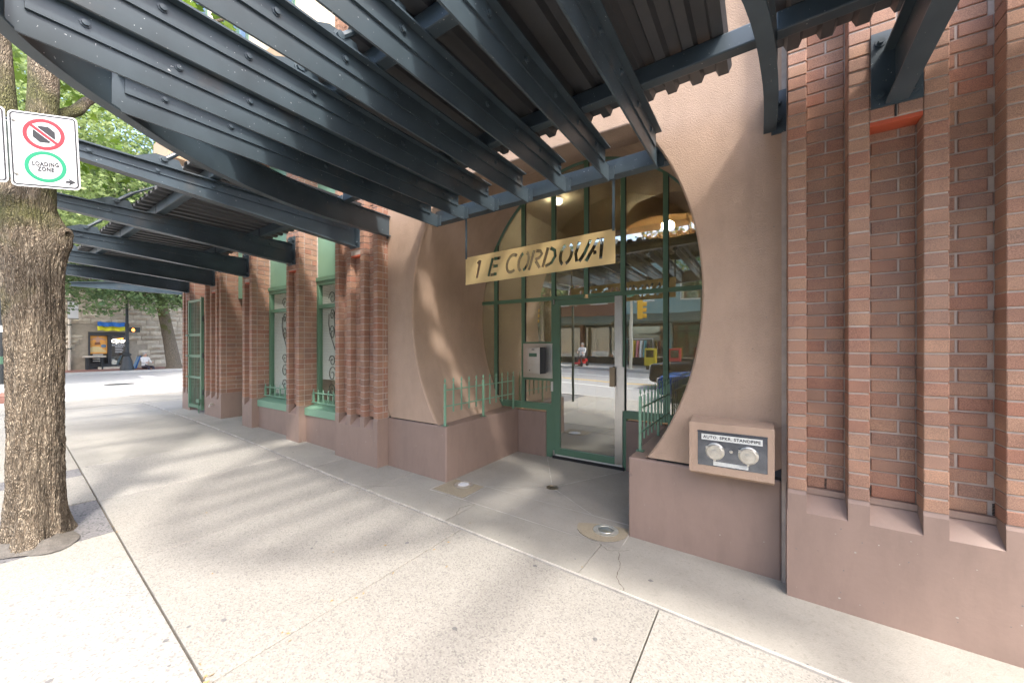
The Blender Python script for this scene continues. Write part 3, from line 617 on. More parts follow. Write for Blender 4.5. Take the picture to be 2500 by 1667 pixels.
# recessed green side door between piers
sd = MB()
for d in ((-8.084, -8.03, 3.17, 3.25, .1, 2.30), (-7.30, -7.236, 3.17, 3.25, .1, 2.30), (-8.03, -7.30, 3.17, 3.25, 2.22, 2.30), (-8.03, -7.30, 3.172, 3.248, 1.92, 1.98), (-8.03, -7.30, 3.175, 3.245, .1, .3)): sd.box(*d)
sdo = sd.build('side_door', 'green_paint', BL); box('pane', 'window_glass', (-8.03, -7.30, 3.2, 3.206, .3, 1.92), sdo); box('pane', 'window_glass', (-8.03, -7.30, 3.2, 3.206, 1.98, 2.22), sdo)
box('head_panel', 'pale_green_paint', (-8.084, -7.236, 3.1, 3.25, 2.302, 4.6), sdo); box('room_back', 'interior_wall', (-8.08, -7.24, 3.40, 3.41, 0, 2.3), sdo)
# gate
gt = thing('metal_gate', 'tall green barred steel gate standing at the end of the brick wall', 'gate')
def bar(d): box('bar', 'green_paint', d, gt)
gx0, gx1, gy = -9.585, -8.905, 2.80
for d in ((gx0, gx0 + .045, gy, gy + .045, .21, 2.33), (gx1 - .045, gx1, gy, gy + .045, .21, 2.36)): box('stile', 'green_paint', d, gt)
for z, h in ((.23, .06), (.80, .045), (1.21, .05), (1.62, .05), (2.285, .045)): box('rail', 'green_paint', (gx0 + .046, gx1 - .046, gy + .004, gy + .04, z, z + h), gt)
for i in range(8): x = gx0 + .085 + i * .073; bar((x, x + .011, gy + .018, gy + .026, .29, 2.284))
for z in (.5, 1.2, 1.9): MB().tube([(gx1 + .012, gy + .02, z), (gx1 + .012, gy + .02, z + .1)], .014, 8).build('hinge', 'iron', gt)
MB().box(gx1 - .10, gx1 + .04, gy - .05, gy - .002, .36, .42).tube([(gx1 - .02, gy - .03, .40), (gx1 - .02, gy - .03, .16)], .008, 6).build('bolt_latch', 'green_paint', gt)
for z in (.82, 1.23, 1.64): MB().tube([(gx0 - .10, gy, z), (gx0 - .02, gy - .02, z + .01), (gx0 + .08, gy - .02, z)], .014, 6).build('latch', 'green_paint', gt)
hb = thing('hose_tap', 'small brass hose tap on the brown plinth beside the barred gate', 'tap')
MB().tube([(-8.42, YP, .36), (-8.42, YP - .05, .36), (-8.42, YP - .065, .32)], .014, 8).build('spout', 'cap_metal', hb); MB().lathe([(.022, 0), (.024, .006), (.001, .008)], (-8.42, YP - .03, .385), 10).tube([(-8.42, YP - .03, .36), (-8.42, YP - .03, .39)], .006, 6).build('wheel', 'cap_metal', hb)
# ---- entrance glazing
MX = [-3.17, -2.712, -2.255, -1.805, -1.352, -.882]
def ztop(x): u = (x - CXM) / 1.63; return 1.82 + 1.93 * math.sqrt(max(0, 1 - u * u)) if abs(u) < 1 else 1.82
gf = MB(); hw = .026
for i, x in enumerate(MX):
    z0 = .60 if i not in (3,) else 2.075
    if i == 2: z0 = 0.02
    gf.box(x - hw, x + hw, YG, YG + .05, z0, max(ztop(x - hw), ztop(x + hw)))
xs = [-3.5] + MX + [-.2]
for i in range(len(xs) - 1): gf.box(xs[i] + hw, xs[i + 1] - hw, YG + .002, YG + .048, 2.028, 2.076)
for a, b in ((-3.3, -3.196), (-3.144, -2.738), (-2.686, -2.281), (-1.326, -.908), (-.856, -.45)): gf.box(a, b, YG - .006, YG + .047, .598, .688)
gf.box(-2.686, -2.281, YG + .002, YG + .048, .985, 1.015); gf.box(-2.686, -2.281, YG + .002, YG + .048, 1.468, 1.492)
tp = []
for i in range(60):
    t = math.pi * (i + 6) / 72; tp.append(ell(t, 1.60, 1.90, 1.82, YG + .03))
GZ = gf.build('entrance_glazing', 'green_paint', BL, label='green framed glazing filling the oval entrance opening')
MB().tube(tp, .03, 6).build('arch_frame', 'dark_green_paint', GZ)
def pane(a, b, z0, z1): box('pane', 'door_glass', (a, b, YG + .022, YG + .028, z0, z1), GZ)
for i in range(len(xs) - 1): pane(xs[i] + hw, xs[i + 1] - hw, 2.076, 3.80)
pane(-3.5, -3.196, .3, 2.028); pane(-3.144, -2.738, .688, 2.028); pane(-2.686, -2.281, 1.492, 2.028); pane(-2.686, -2.281, .688, .985); pane(-1.326, -.908, .688, 2.028); pane(-.856, -.2, .688, 2.028)
m = MB()      # dark rubber glazing beads
for i, x in enumerate(MX):
    z0 = .69 if i != 3 else 2.08
    if i == 2: z0 = 2.08
    m.box(x + hw, x + hw + .007, YG + .012, YG + .0215, z0, ztop(x + hw) - .02)
m.build('glazing_gasket', 'dark_rubber', GZ)
# door
dr = MB()
for d in ((-2.226, -2.156, YG - .012, YG + .035, .05, 2.022), (-2.156, -1.442, YG - .012, YG + .035, 1.95, 2.022), (-2.156, -1.442, YG - .012, YG + .035, .05, .132)): dr.box(*d)
DO = dr.build('entrance_door', 'green_paint', BL, bevel=.003, label='green framed glass entrance door with a steel lock stile')
box('pane', 'door_glass', (-2.156, -1.442, YG + .008, YG + .014, .132, 1.95), DO)
box('lock_stile', 'stainless', (-1.4415, -1.352, YG - .016, YG + .035, .05, 2.022), DO)
box('latch_guard', 'stainless', (-1.418, -1.327, YG - .026, YG - .0165, .69, 1.195), DO)
MB().box(-1.490, -1.425, YG - .062, YG - .05, .962, 1.193).box(-1.447, -1.425, YG - .05, YG - .018, .97, 1.185).build('pull_handle', 'bronze_bar', DO, bevel=.003)
MB().box(-1.432, -1.408, YG - .031, YG - .0265, .84, .955).lathe([(.010, -.008), (.010, 0)], (-1.42, YG - .031, .90), 14, 'y').build('lock', 'stainless', DO)
box('door_sweep', 'white_trim', (-2.22, -1.352, YG - .02, YG + .03, .036, .0495), DO); box('threshold', 'dark_rubber', (-2.25, -1.33, YG - .03, YG + .1, -.004, .03), DO)
m = MB()
for z in (.10, .3, .5, 1.3, 1.5, 1.7, 1.95): m.lathe([(.006, -.004), (.006, 0)], (-1.37, YG - .016, z), 10, 'y')
m.build('screw', 'cap_metal', DO)
for z in (.04, 1.97): MB().tube([(-2.236, YG - .02, z), (-2.236, YG - .02, z + .06)], .011, 10).build('pivot', 'stainless', DO)
box('strike_block', 'white_trim', (-2.283, -2.253, YG - .012, YG - .0005, .852, .978), DO, bevel=.002)
box('door_jamb', 'green_paint', (-2.353, -2.2815, YG + .001, 4.52, -.02, .5975), DO); box('door_jamb', 'green_paint', (-1.3515, -1.3105, YG + .001, 4.52, -.02, .5975), DO)
# intercom
ic = thing('intercom_panel', 'grey keypad intercom on a stainless plate left of the entrance door', 'intercom')
box('back_plate', 'stainless', (-2.70, -2.262, YG - .012, YG - .0005, 1.016, 1.467), ic)
box('case', 'black_plastic', (-2.538, -2.352, YG - .172, YG - .0125, 1.080, 1.420), ic, bevel=.006)
box('painted_shadow', 'black_plastic', (-2.580, -2.5385, YG - .060, YG - .0125, 1.085, 1.415), ic)  # black block modelled in place of the recess shadow beside the case
FY = YG - .172
fc = MB().box(-2.540, -2.350, FY - .012, FY - .0005, 1.080, 1.420).build('face_plate', 'stainless', ic, bevel=.006)
box('display', 'dark_green_paint', (-2.507, -2.392, FY - .014, FY - .0122, 1.300, 1.345), fc)
m = MB()
for r_ in range(4):
    for c_ in range(3): m.box(-2.470 + c_ * .016, -2.459 + c_ * .016, FY - .0145, FY - .0122, 1.186 + r_ * .017, 1.198 + r_ * .017)
m.build('keypad', 'cap_metal', fc)
MB().lathe([(.008, -.002), (.008, 0)], (-2.498, FY - .0122, 1.125), 12, 'y').build('camera_eye', 'black_plastic', fc)
m = MB()
for r_ in range(4): m.box(-2.468, -2.428, FY - .0135, FY - .0122, 1.380 + r_ * .006, 1.383 + r_ * .006)
m.build('speaker_slot', 'black_plastic', fc)
# lobby behind the glass
lb = MB(); lx0, lx1, ly0, ly1, lz1 = -3.5, -.2, YG + .06, 9.2, 3.80
lo = MB().box(lx0 - .1, lx0, ly0, ly1, 0, lz1).box(lx1, lx1 + .1, ly0, ly1, 0, lz1).box(lx0, lx1, ly1, ly1 + .1, 0, lz1).box(lx0 - .1, lx1 + .1, ly0, ly1 + .1, lz1, lz1 + .1).build('lobby_shell', 'interior_wall', BL)
box('lobby_floor', 'interior_floor', (lx0, lx1, YG + .05, ly1, -.05, .01), BL)
box('lobby_counter', 'wicker', (-3.3, -2.9, 7.6, 8.6, .01, 1.0), BL)
def lamp(x, y, z, label):
    t = thing('ceiling_lamp', label, 'lamp', 'lit lamps inside the lobby')
    MB().lathe([(.10, 0), (.10, -.02), (.02, -.03)], (x, y, z), 16).build('base', 'white_trim', t)
    MB().lathe([(.02, -.031), (.075, -.045), (.07, -.08), (.001, -.10)], (x, y, z), 16).build('bulb', 'lobby_lamp', t)
lamp(-2.75, 5.5, lz1 - .001, 'small lit ceiling lamp behind the upper left panes of the entrance'); lamp(-1.6, 6.6, lz1 - .001, 'small lit lobby lamp seen through the hanging address sign')
pd = thing('reflection_stand_in', 'large round woven shade with a bulb, standing in for a round reflection in the panes', 'stand-in lamp')  # woven shade and bulb stand in for a round reflection in the glass
MB().lathe([(.30, .32), (.52, .22), (.62, .05), (.60, -.08), (.58, -.08), (.60, .05), (.50, .20), (.28, .30)], (-1.15, 5.9, 3.25), 40).build('shade', 'wicker', pd, smooth=True)
MB().lathe([(.05, .0), (.09, -.03), (.09, -.09), (.001, -.14)], (-1.15, 5.9, 3.25), 16).build('bulb', 'lobby_lamp', pd); MB().tube([(-1.15, 5.9, 3.25), (-1.15, 5.9, 3.80)], .01, 6).build('cord', 'iron', pd)
# entry fences on the low walls
fe = thing('entry_fence', 'green spear-topped iron fence on the left low wall of the entrance', 'fence', 'small fences flanking the entrance')
picket_run(fe, (-2.835, 3.01, 0), (-2.83, 4.34, 0), 11, .6, 1.10, [.965, .79], posts=(0, 5, 10), zbase=.586, mat='pale_green_paint', rad=.0056)
for y in (3.01, 3.675): box('foot_plate', 'green_paint', (-2.865, -2.805, y - .03, y + .03, .586, .592), fe)
fe = thing('entry_fence', 'green spear-topped iron fence on the right pier of the entrance', 'fence', 'small fences flanking the entrance')
picket_run(fe, (-.835, 3.19, 0), (-.83, 4.33, 0), 10, .6, 1.10, [.93, .73], posts=(0, 5, 9), zbase=.582, mat='pale_green_paint', rad=.0056)
box('foot_plate', 'green_paint', (-.865, -.805, 3.16, 3.22, .582, .588), fe)
# ---- chips and pits in the painted plinth and stucco
m = MB()
def chip(x, y, z, r_): n_ = 7; a0 = rnd.random() * 6; m.add([(x + r_ * rnd.uniform(.5, 1.2) * math.cos(a0 + 6.283 * i / n_), y, z + r_ * rnd.uniform(.4, 1.0) * math.sin(a0 + 6.283 * i / n_)) for i in range(n_)], [tuple(range(n_))])
for k in range(14): chip(rnd.uniform(.15, 1.05), YP - .0012, rnd.uniform(-.03, .44), rnd.choice((.002, .003, .004, .006)))
for k in range(12): chip(rnd.choice((rnd.uniform(-3.7, -2.8), rnd.uniform(-.85, .08))), YS - .0012, rnd.uniform(.03, .5), rnd.choice((.002, .003, .005)))
for k in range(14): chip(rnd.choice((rnd.uniform(-5.4, -4.6), rnd.uniform(-4.5, -3.75))), YP - .0012, rnd.uniform(.1, .44), rnd.choice((.003, .005, .008)))
m.build('paint_chips', 'caulk', BL, fix=False, kind='stuff'); m = MB()
for k in range(46): chip(rnd.choice((rnd.uniform(-3.7, -3.4), rnd.uniform(-.3, .1))), YS - .0012, rnd.uniform(.65, 3.2), rnd.choice((.002, .003, .004)))
for k in range(12): chip(rnd.uniform(.15, 1.05), YP - .0014, rnd.uniform(-.03, .44), rnd.choice((.002, .003, .004)))
m.build('surface_pits', 'gum', BL, fix=False, kind='stuff')
# ---- standpipe box
sp = thing('standpipe_box', 'projecting stucco box with a chrome fire department standpipe panel', 'standpipe')
m = MB(); zf0, zf1 = .603, .931; xa, xb = -.412, .064; pa, pb, qa, qb = -.362, .030, .651, .878
m.prism([(2.832, zf1), (YS + .01, .955), (YS + .01, .578), (2.87, .578), (2.832, zf0)], xa, xb, 'x')
hz = m.build('housing', 'stucco', sp, bevel=.006)
m = MB()
m.box(xa - .001, pa, 2.822, 2.8315, zf0, zf1).box(pb, xb + .001, 2.822, 2.8315, zf0, zf1).box(pa, pb, 2.822, 2.8315, zf0, qa).box(pa, pb, 2.822, 2.8315, qb, zf1)
m.build('surround', 'stucco', hz)
pl = box('chrome_plate', 'chrome', (pa + .001, pb - .001, 2.8255, 2.8312, qa + .001, qb - .001), sp)
box('top_lip', 'chrome', (pa, pb, 2.8175, 2.8215, qb - .006, qb + .004), sp)
MXF = lambda x, y, z: Matrix.Translation((x, y, z)) @ Matrix.Rotation(R(90), 4, 'X')
box('name_plate', 'label_white', (-.338, .004, 2.8235, 2.8253, .822, .860), sp); text('lettering', 'AUTO. SPKR. STANDPIPE', .0262, MXF(-.167, 2.8228, .8405), 'print_black', sp, spacing=1.12, bold=.0006)
box('name_plate', 'label_white', (-.268, -.072, 2.8235, 2.8253, .660, .684), sp); text('lettering', 'FIRE DEPT CONN', .021, MXF(-.17, 2.8228, .6715), 'print_grey', sp, spacing=1.08)
for cx_ in (-.258, -.072):
    c = MB().lathe([(.056, .0), (.054, -.012), (.050, -.014), (.048, -.030), (.044, -.034), (.040, -.034), (.038, -.030), (.001, -.030)], (cx_, 2.825, .752), 32, 'y').build('hose_cap', 'cap_metal', sp, smooth=True)
    MB().lathe([(.019, -.0305), (.018, -.043), (.001, -.044)], (cx_, 2.825, .752), 5, 'y').build('cap_nut', 'cap_metal', c)
    for a in (.5, 2.6, 4.7): MB().box(cx_ + .053 * math.cos(a) - .006, cx_ + .053 * math.cos(a) + .006, 2.795, 2.82, .752 + .053 * math.sin(a) - .006, .752 + .053 * math.sin(a) + .006).build('cap_lug', 'cap_metal', c)
MB().lathe([(.010, 0), (.009, -.006), (.001, -.007)], (-.166, 2.825, .762), 16, 'y').build('plate_screw', 'cap_metal', sp)
# ================================================================== CANOPIES
def sweep(m, path, n0, n1, z0, z1):       # rectangular section swept along a plan curve, z follows the fall
    k = len(m.v); N = len(path)
    for i, (x, y) in enumerate(path):
        a = Vector(path[max(i - 1, 0)]); b = Vector(path[min(i + 1, N - 1)]); d = (b - a).normalized(); nn = Vector((-d.y, d.x))
        for q, z in ((n0, z0), (n1, z0), (n1, z1), (n0, z1)): m.v.append((x + nn.x * q, y + nn.y * q, z + zt(x)))
    for i in range(N - 1):
        for j in range(4): q = k + i * 4; m.f.append((q + j, q + (j + 1) % 4, q + 4 + (j + 1) % 4, q + 4 + j))
    m.f.append((k + 3, k + 2, k + 1, k)); e = k + (N - 1) * 4; m.f.append((e, e + 1, e + 2, e + 3))
HP = [(1.87, 2.97), (1.865, 2.4), (1.80, 1.79), (1.63, 1.25), (1.43, .88), (1.20, .58), (.98, .32), (.74, .13), (.40, -.01), (0, -.06)]
full = [(CXM - a, b) for a, b in HP] + [(CXM + a, b) for a, b in reversed(HP[:-1])]
def catmull(P_, k=5):
    o = []
    for i in range(len(P_) - 1):
        p0, p1, p2, p3 = [Vector(P_[max(0, min(len(P_) - 1, i + q))]) for q in (-1, 0, 1, 2)]
        for j in range(k):
            t = j / k; o.append(tuple(.5 * ((2 * p1) + (-p0 + p2) * t + (2 * p0 - 5 * p1 + 4 * p2 - p3) * t * t + (-p0 + 3 * p1 - 3 * p2 + p3) * t ** 3)))
    return o + [tuple(P_[-1])]
ringp = catmull(full)
ZJ = 2.775
cn = thing('entrance_canopy', 'dark blue steel canopy of bolted joists inside a curved fascia over the entrance', 'canopy')
m = MB(); sweep(m, ringp, -.006, .006, ZJ + .0125, ZJ + .228); sweep(m, ringp, -.034, .034, ZJ, ZJ + .012); sweep(m, ringp, -.03, .03, ZJ + .2285, ZJ + .24)
m.build('ring_beam', 'canopy_steel', cn, smooth=True)
for s_ in (-1, 1):
    x = CXM + s_ * 1.87; z = ZJ + zt(x)
    wp = box('wall_plate', 'canopy_steel', (x + s_ * .008, x + s_ * .09, YS - .014, YS - .001, z - .02, z + .25), cn)
    m = MB()
    for zz in (.06, .17): m.lathe([(.013, -.02), (.013, 0)], (x + s_ * .05, YS - .014, z + zz), 6, 'y')
    m.build('bolt', 'canopy_steel', wp)
def ring_y(x):
    best = None
    for (a, b), (c, d) in zip(ringp, ringp[1:]):
        if min(a, c) <= x <= max(a, c) and a != c:
            y = b + (d - b) * (x - a) / (c - a)
            best = y if best is None else min(best, y)
    return best
HY = 3.06
boltmesh = MB().lathe([(.020, 0), (.020, .004), (.013, .0045), (.013, .013), (.001, .014)], (0, 0, 0), 8, 'x').mesh('bolt'); boltmesh.materials.append(MT['canopy_steel'])
for i in range(7):
    x = CXM + (i - 3) * .386; z = ZJ + zt(x); y0 = ring_y(x) + .012
    m = MB(); m.box(x - .006, x + .006, y0, 2.95, z, z + .205).box(x - .006, x + .006, 2.95, HY - .001, z, z + .13)
    m.box(x + .0062, x + .017, y0 + .05, 2.93, z + .108, z + .2045).box(x - .017, x - .0062, y0 + .05, 2.93, z + .108, z + .2045)
    m.box(x - .058, x + .058, y0 + .02, 2.93, z + .2052, z + .215)
    m.box(x - .004, x + .05, HY - .014, HY - .003, z + .01, z + .12)
    jo = m.build('joist', 'canopy_steel', cn)
    ys = y0 + .22
    while ys < 2.9:
        b = bpy.data.objects.new('bolt', boltmesh); COL.objects.link(b); b.parent = jo; b.location = (x + .017, ys, z + .160); ys += .335
hb_ = MB(); xa, xb = CXM - 1.24, CXM + 1.24; hb_.hexa([(xa, HY, ZJ + .045 + zt(xa)), (xb, HY, ZJ + .045 + zt(xb)), (xb, HY + .10, ZJ + .045 + zt(xb)), (xa, HY + .10, ZJ + .045 + zt(xa))], [(xa, HY, ZJ + .175 + zt(xa)), (xb, HY, ZJ + .175 + zt(xb)), (xb, HY + .10, ZJ + .175 + zt(xb)), (xa, HY + .10, ZJ + .175 + zt(xa))])
hb_.build('header_beam', 'canopy_steel', cn, bevel=.006)
def purlin(xa, xb, y, parent, w=.075, h=.105):
    za, zb = 2.995 + zt(xa), 2.995 + zt(xb)
    MB().hexa([(xa, y, za), (xb, y, zb), (xb, y + w, zb), (xa, y + w, za)], [(xa, y, za + h), (xb, y, zb + h), (xb, y + w, zb + h), (xa, y + w, za + h)]).build('purlin', 'canopy_steel', parent, bevel=.008)
def deck(xa, xb, y0, y1, parent):
    prof = []; x = xa
    while x < xb - .15: prof += [(x, .04), (x + .065, .04), (x + .082, 0), (x + .133, 0)]; x += .15
    prof.append((x, .04)); m = MB(); k = len(prof)
    vs = [(px, y, 3.104 + zt(px) + pz) for y in (y0, y1) for px, pz in prof]
    m.add(vs, [(i, i + 1, k + i + 1, k + i) for i in range(k - 1)]); o = m.build('roof_sheet', 'roof_steel', parent, fix=False)
    s_ = o.modifiers.new('solid', 'SOLIDIFY'); s_.thickness = .003
def lug(x, y, parent):
    z = 2.995 + zt(x); p = MB(); p.prism([(y - .16, z), (y + .16, z), (y + .13, z + .075), (y - .02, z + .075)], x - .005, x + .005, 'x'); o = p.build('tie_lug', 'canopy_steel', parent)
    MB().lathe([(.03, .005), (.03, .010), (.02, .011), (.02, .026), (.001, .027)], (x, y + .03, z + .045), 8, 'x').build('bolt', 'canopy_steel', o)
    MB().tube([(x, y + .05, z + .06), (x, y + .16, z + .17)], .018, 8).tube([(x, y + .16, z + .17), (x, 2.95, z + 1.45)], .011, 8).build('tie_rod', 'canopy_steel', o)
purlin(CXM - 1.62, CXM + 1.62, 1.335, cn); purlin(CXM - 1.84, CXM + 1.84, 2.355, cn); deck(CXM - 1.78, CXM + 1.78, 1.20, 2.72, cn)
for i in (1, 2, 3, 4, 5): lug(CXM + (i - 3) * .386, 1.12, cn)
def bracket_beam(x, parent, y1=YP - .012, y0=-.12, pw=.095):
    top = 2.985 + zt(x); b1 = top - .285; b0 = top - .065; m = MB()
    m.prism([(y0, b0), (y1 - .0, b1), (y1, top - .012), (y0, top - .012)], x - .006, x + .006, 'x')
    m.prism([(y0, b0 - .012), (y1, b1 - .012), (y1, b1), (y0, b0)], x - .045, x + .045, 'x')
    m.prism([(y0, top - .0118), (y1, top - .0118), (y1, top), (y0, top)], x - .05, x + .05, 'x')
    m.prism([(y0 + .06, top - .055), (y1 - .1, top - .11), (y1 - .1, top - .0125), (y0 + .06, top - .0125)], x + .0062, x + .015, 'x')
    o = m.build('bracket_beam', 'canopy_steel', parent)
    q = box('wall_plate', 'canopy_steel', (x - pw, x + pw, y1 + .0005, YP - .0005, b1 - .02, top + .10), o)
    ys = .25
    while ys < 2.7:
        f = (ys - y0) / (y1 - y0); b = bpy.data.objects.new('bolt', boltmesh); COL.objects.link(b); b.parent = o; b.location = (x + .015, ys, top - .045 - f * .02); ys += .38
    m = MB()
    for sx in (-1, 1):
        for zz in (.04, .33): m.lathe([(.024, -.004), (.024, 0)], (x + sx * pw * .62, YP - .0125, b1 + zz), 12, 'y').lathe([(.014, -.02), (.014, -.0042)], (x + sx * pw * .62, YP - .0125, b1 + zz), 6, 'y')
    m.build('anchor_bolt', 'canopy_steel', q)
    lug(x, 1.02, parent)
lc = thing('side_canopy', 'corrugated canopy on tapered steel brackets running left to the street corner', 'canopy', 'corrugated street canopies')
for x in (-4.148, -5.63, -7.07, -8.43, -9.70): bracket_beam(x, lc)
xsb = [-3.74, -4.148, -5.63, -7.07, -8.43, -9.70]
for a, b in zip(xsb[1:], xsb): purlin(a + .008, b - .008, 1.36, lc); purlin(a + .008, b - .008, 2.40, lc)
deck(-9.74, -3.76, 1.24, 2.74, lc)
# last bracket turning the corner
m = MB(); A0 = Vector((-9.98, 2.86)); dd = Vector((-.86, -.5)).normalized(); nn = Vector((-dd.y, dd.x)); L = 2.5; top = 2.76
def cp(s_, q, z): p = A0 + dd * s_ + nn * q; return (p.x, p.y, z)
m.hexa([cp(0, -.006, top - .27), cp(L, -.006, top - .06), cp(L, .006, top - .06), cp(0, .006, top - .27)], [cp(0, -.006, top), cp(L, -.006, top), cp(L, .006, top), cp(0, .006, top)])
m.hexa([cp(0, -.045, top - .282), cp(L, -.045, top - .072), cp(L, .045, top - .072), cp(0, .045, top - .282)], [cp(0, -.045, top - .27), cp(L, -.045, top - .06), cp(L, .045, top - .06), cp(0, .045, top - .27)])
m.hexa([cp(0, -.045, top), cp(L, -.045, top), cp(L, .045, top), cp(0, .045, top)], [cp(0, -.045, top + .012), cp(L, -.045, top + .012), cp(L, .045, top + .012), cp(0, .045, top + .012)])
m.build('bracket_beam', 'canopy_steel', lc)
rc = thing('side_canopy', 'corrugated canopy on tapered steel brackets over the ribbed brick wall at right', 'canopy', 'corrugated street canopies')
for x in (.60, 2.30): bracket_beam(x, rc, pw=.101)
purlin(.06, .592, 2.355, rc); purlin(.608, 2.292, 2.355, rc); purlin(.06, .592, 1.36, rc); purlin(.608, 2.292, 1.36, rc); deck(.04, 2.35, 1.24, 2.72, rc)
# ---- hanging address sign with cut-out letters
ad_ = thing('address_sign', 'gold hanging address sign with cut-out letters 1 E CORDOVA', 'sign')
SX0, SX1, SYY = -2.62, -1.014, 3.095
def sz(x, v): return 2.083 + (x - SX0) / (SX1 - SX0) * .041 + v          # sign hangs slightly out of level
pm = MB(); pm.hexa([(SX0, SYY, sz(SX0, 0)), (SX1, SYY, sz(SX1, 0)), (SX1, SYY + .006, sz(SX1, 0)), (SX0, SYY + .006, sz(SX0, 0))], [(SX0, SYY, sz(SX0, .286)), (SX1, SYY, sz(SX1, .286)), (SX1, SYY + .006, sz(SX1, .286)), (SX0, SYY + .006, sz(SX0, .286))])
po = pm.build('plate', 'sign_gold', ad_)
def arcpts(cx_, cz_, rx, rz, a0, a1, n=10): return [(cx_ + rx * math.cos(R(a0 + (a1 - a0) * i / n)), cz_ + rz * math.sin(R(a0 + (a1 - a0) * i / n))) for i in range(n + 1)]
def stroke(pts, w0, w1=None):
    w1 = w0 if w1 is None else w1; Lh, Rh = [], []
    for i, p in enumerate(pts):
        a = Vector(pts[max(i - 1, 0)]); b = Vector(pts[min(i + 1, len(pts) - 1)]); d = (b - a).normalized(); n_ = Vector((-d.y, d.x)); w_ = w0 + (w1 - w0) * i / (len(pts) - 1)
        Lh.append((p[0] + n_.x * w_ / 2, p[1] + n_.y * w_ / 2)); Rh.append((p[0] - n_.x * w_ / 2, p[1] - n_.y * w_ / 2))
    return Lh + Rh[::-1]
H_ = .178
GLY = {   # unit-width strokes: x in 0..1 (times width), z in 0..1 (times height)
 '1': [[(.15, .82), (.62, .97)], [(.62, 1), (.55, 0)]],
 'E': [[(.22, 1), (.12, 0)], [(.36, .93), (1.0, .93)], [(.33, .52), (.86, .52)], [(.28, .07), (.9, .07)]],
 'C': [arcpts(.58, .5, .46, .46, 50, 310, 14)],
 'O': [arcpts(.46, .5, .36, .46, 105, 262, 12), arcpts(.56, .5, .38, .46, 75, -82, 12)],
 'R': [[(.2, 1), (.08, 0)], [(.36, .95), (.7, .9), (.86, .74), (.72, .56), (.42, .5)], [(.48, .42), (.9, .02)]],
 'D': [[(.24, 1), (.1, .04)], [(.42, .96), (.78, .8), (.9, .5), (.72, .2), (.28, .05)]],
 'U': [[(.22, 1), (.12, .45), (.3, .04)], [(.46, .04), (.7, .4), (.92, 1)]],
 'A': [[(-.06, 0), (.48, 1.0)], [(.70, 1), (.88, 0)], [(.30, .36), (.52, .36)]]}
WL = {'1': .06, 'E': .128, 'C': .134, 'O': .128, 'R': .142, 'D': .14, 'U': .146, 'A': .14}
cut = MB()
for ch, xl in zip('1ECORDOUA', (-2.503, -2.335, -2.13, -1.99, -1.855, -1.712, -1.545, -1.402, -1.262)):
    for st in GLY[ch]:
        w_ = WL[ch]; pts = [(xl + p[0] * w_ + .05 * (p[1] - .5) * .8 + .02, p[1] * H_ + .055) for p in st]
        poly = stroke(pts, .034, .030)
        n_ = len(poly); h_ = n_ // 2
        for i in range(h_ - 1):
            q = [poly[i], poly[i + 1], poly[n_ - 2 - i], poly[n_ - 1 - i]]
        cut.add([(x, SYY - .02, sz(x, z)) for x, z in poly] + [(x, SYY + .03, sz(x, z)) for x, z in poly], [tuple(range(n_)), tuple(range(2 * n_ - 1, n_ - 1, -1))] + [(i, i + n_, (i + 1) % n_ + n_, (i + 1) % n_) for i in range(n_)])
co = cut.build('cut', 'sign_gold')
bo = po.modifiers.new('cut', 'BOOLEAN'); bo.operation = 'DIFFERENCE'; bo.object = co; bo.solver = 'EXACT'; bo.use_self = True
dg = bpy.context.evaluated_depsgraph_get(); nm = bpy.data.meshes.new_from_object(po.evaluated_get(dg)); po.modifiers.clear(); po.data = nm; bpy.data.objects.remove(co)
for x in (SX0 + .012, SX1 - .012): MB().box(x - .010, x + .010, SYY - .008, SYY - .001, sz(x, .27), ZJ + .16).build('hanger_strap', 'canopy_steel', ad_)
# ================================================================== TREES
def leaf_shapes(kind):
    if kind == 'maple': return [(0, -.5), (.12, -.18), (.46, -.22), (.30, .02), (.5, .22), (.2, .2), (0, .55), (-.2, .2), (-.5, .22), (-.30, .02), (-.46, -.22), (-.12, -.18)]
    return [(0, -.5), (.34, -.05), (0, .55), (-.34, -.05)]
def crown(name, parent, mat, blobs, nclu, nleaf, size, seed, kind='quad', spread=.45, shell=.55, extra=()):
    rr = random.Random(seed); shp = leaf_shapes(kind); m = MB(); vol = [b[3] * b[4] * b[5] for b in blobs]; tot = sum(vol)
    jobs = [(bl, int(nclu * v / tot), nleaf, size, spread) for bl, v in zip(blobs, vol)] + [(e[0], e[1], e[2], e[3], .13) for e in extra]
    for bl, nc_, nleaf, size, spread in jobs:
        cx_, cy_, cz_, rx, ry, rz = bl
        for c in range(nc_):
            d = Vector((rr.gauss(0, 1), rr.gauss(0, 1), rr.gauss(0, 1))).normalized(); k = shell + (1 - shell) * rr.random() ** .6
            c0 = Vector((cx_ + d.x * rx * k, cy_ + d.y * ry * k, cz_ + d.z * rz * k)); sp_ = spread * rr.uniform(.6, 1.4)
            for l in range(int(nleaf * rr.uniform(.5, 1.5))):
                p = c0 + Vector((rr.gauss(0, sp_), rr.gauss(0, sp_), rr.gauss(0, sp_ * .5)))
                nrm = (Vector((rr.gauss(0, 1), rr.gauss(0, 1), rr.gauss(.9, .7)))).normalized(); a = nrm.orthogonal().normalized(); b = nrm.cross(a); an = rr.uniform(0, 6.28)
                u = a * math.cos(an) + b * math.sin(an); w_ = nrm.cross(u); s_ = size * rr.uniform(.65, 1.25); q = len(m.v)
                for (px, py) in shp: m.v.append(tuple(p + u * px * s_ + w_ * py * s_ - nrm * abs(px) * s_ * .25))
                m.f.append(tuple(range(q, q + len(shp))))
    return m.build(name, mat, parent, fix=False)
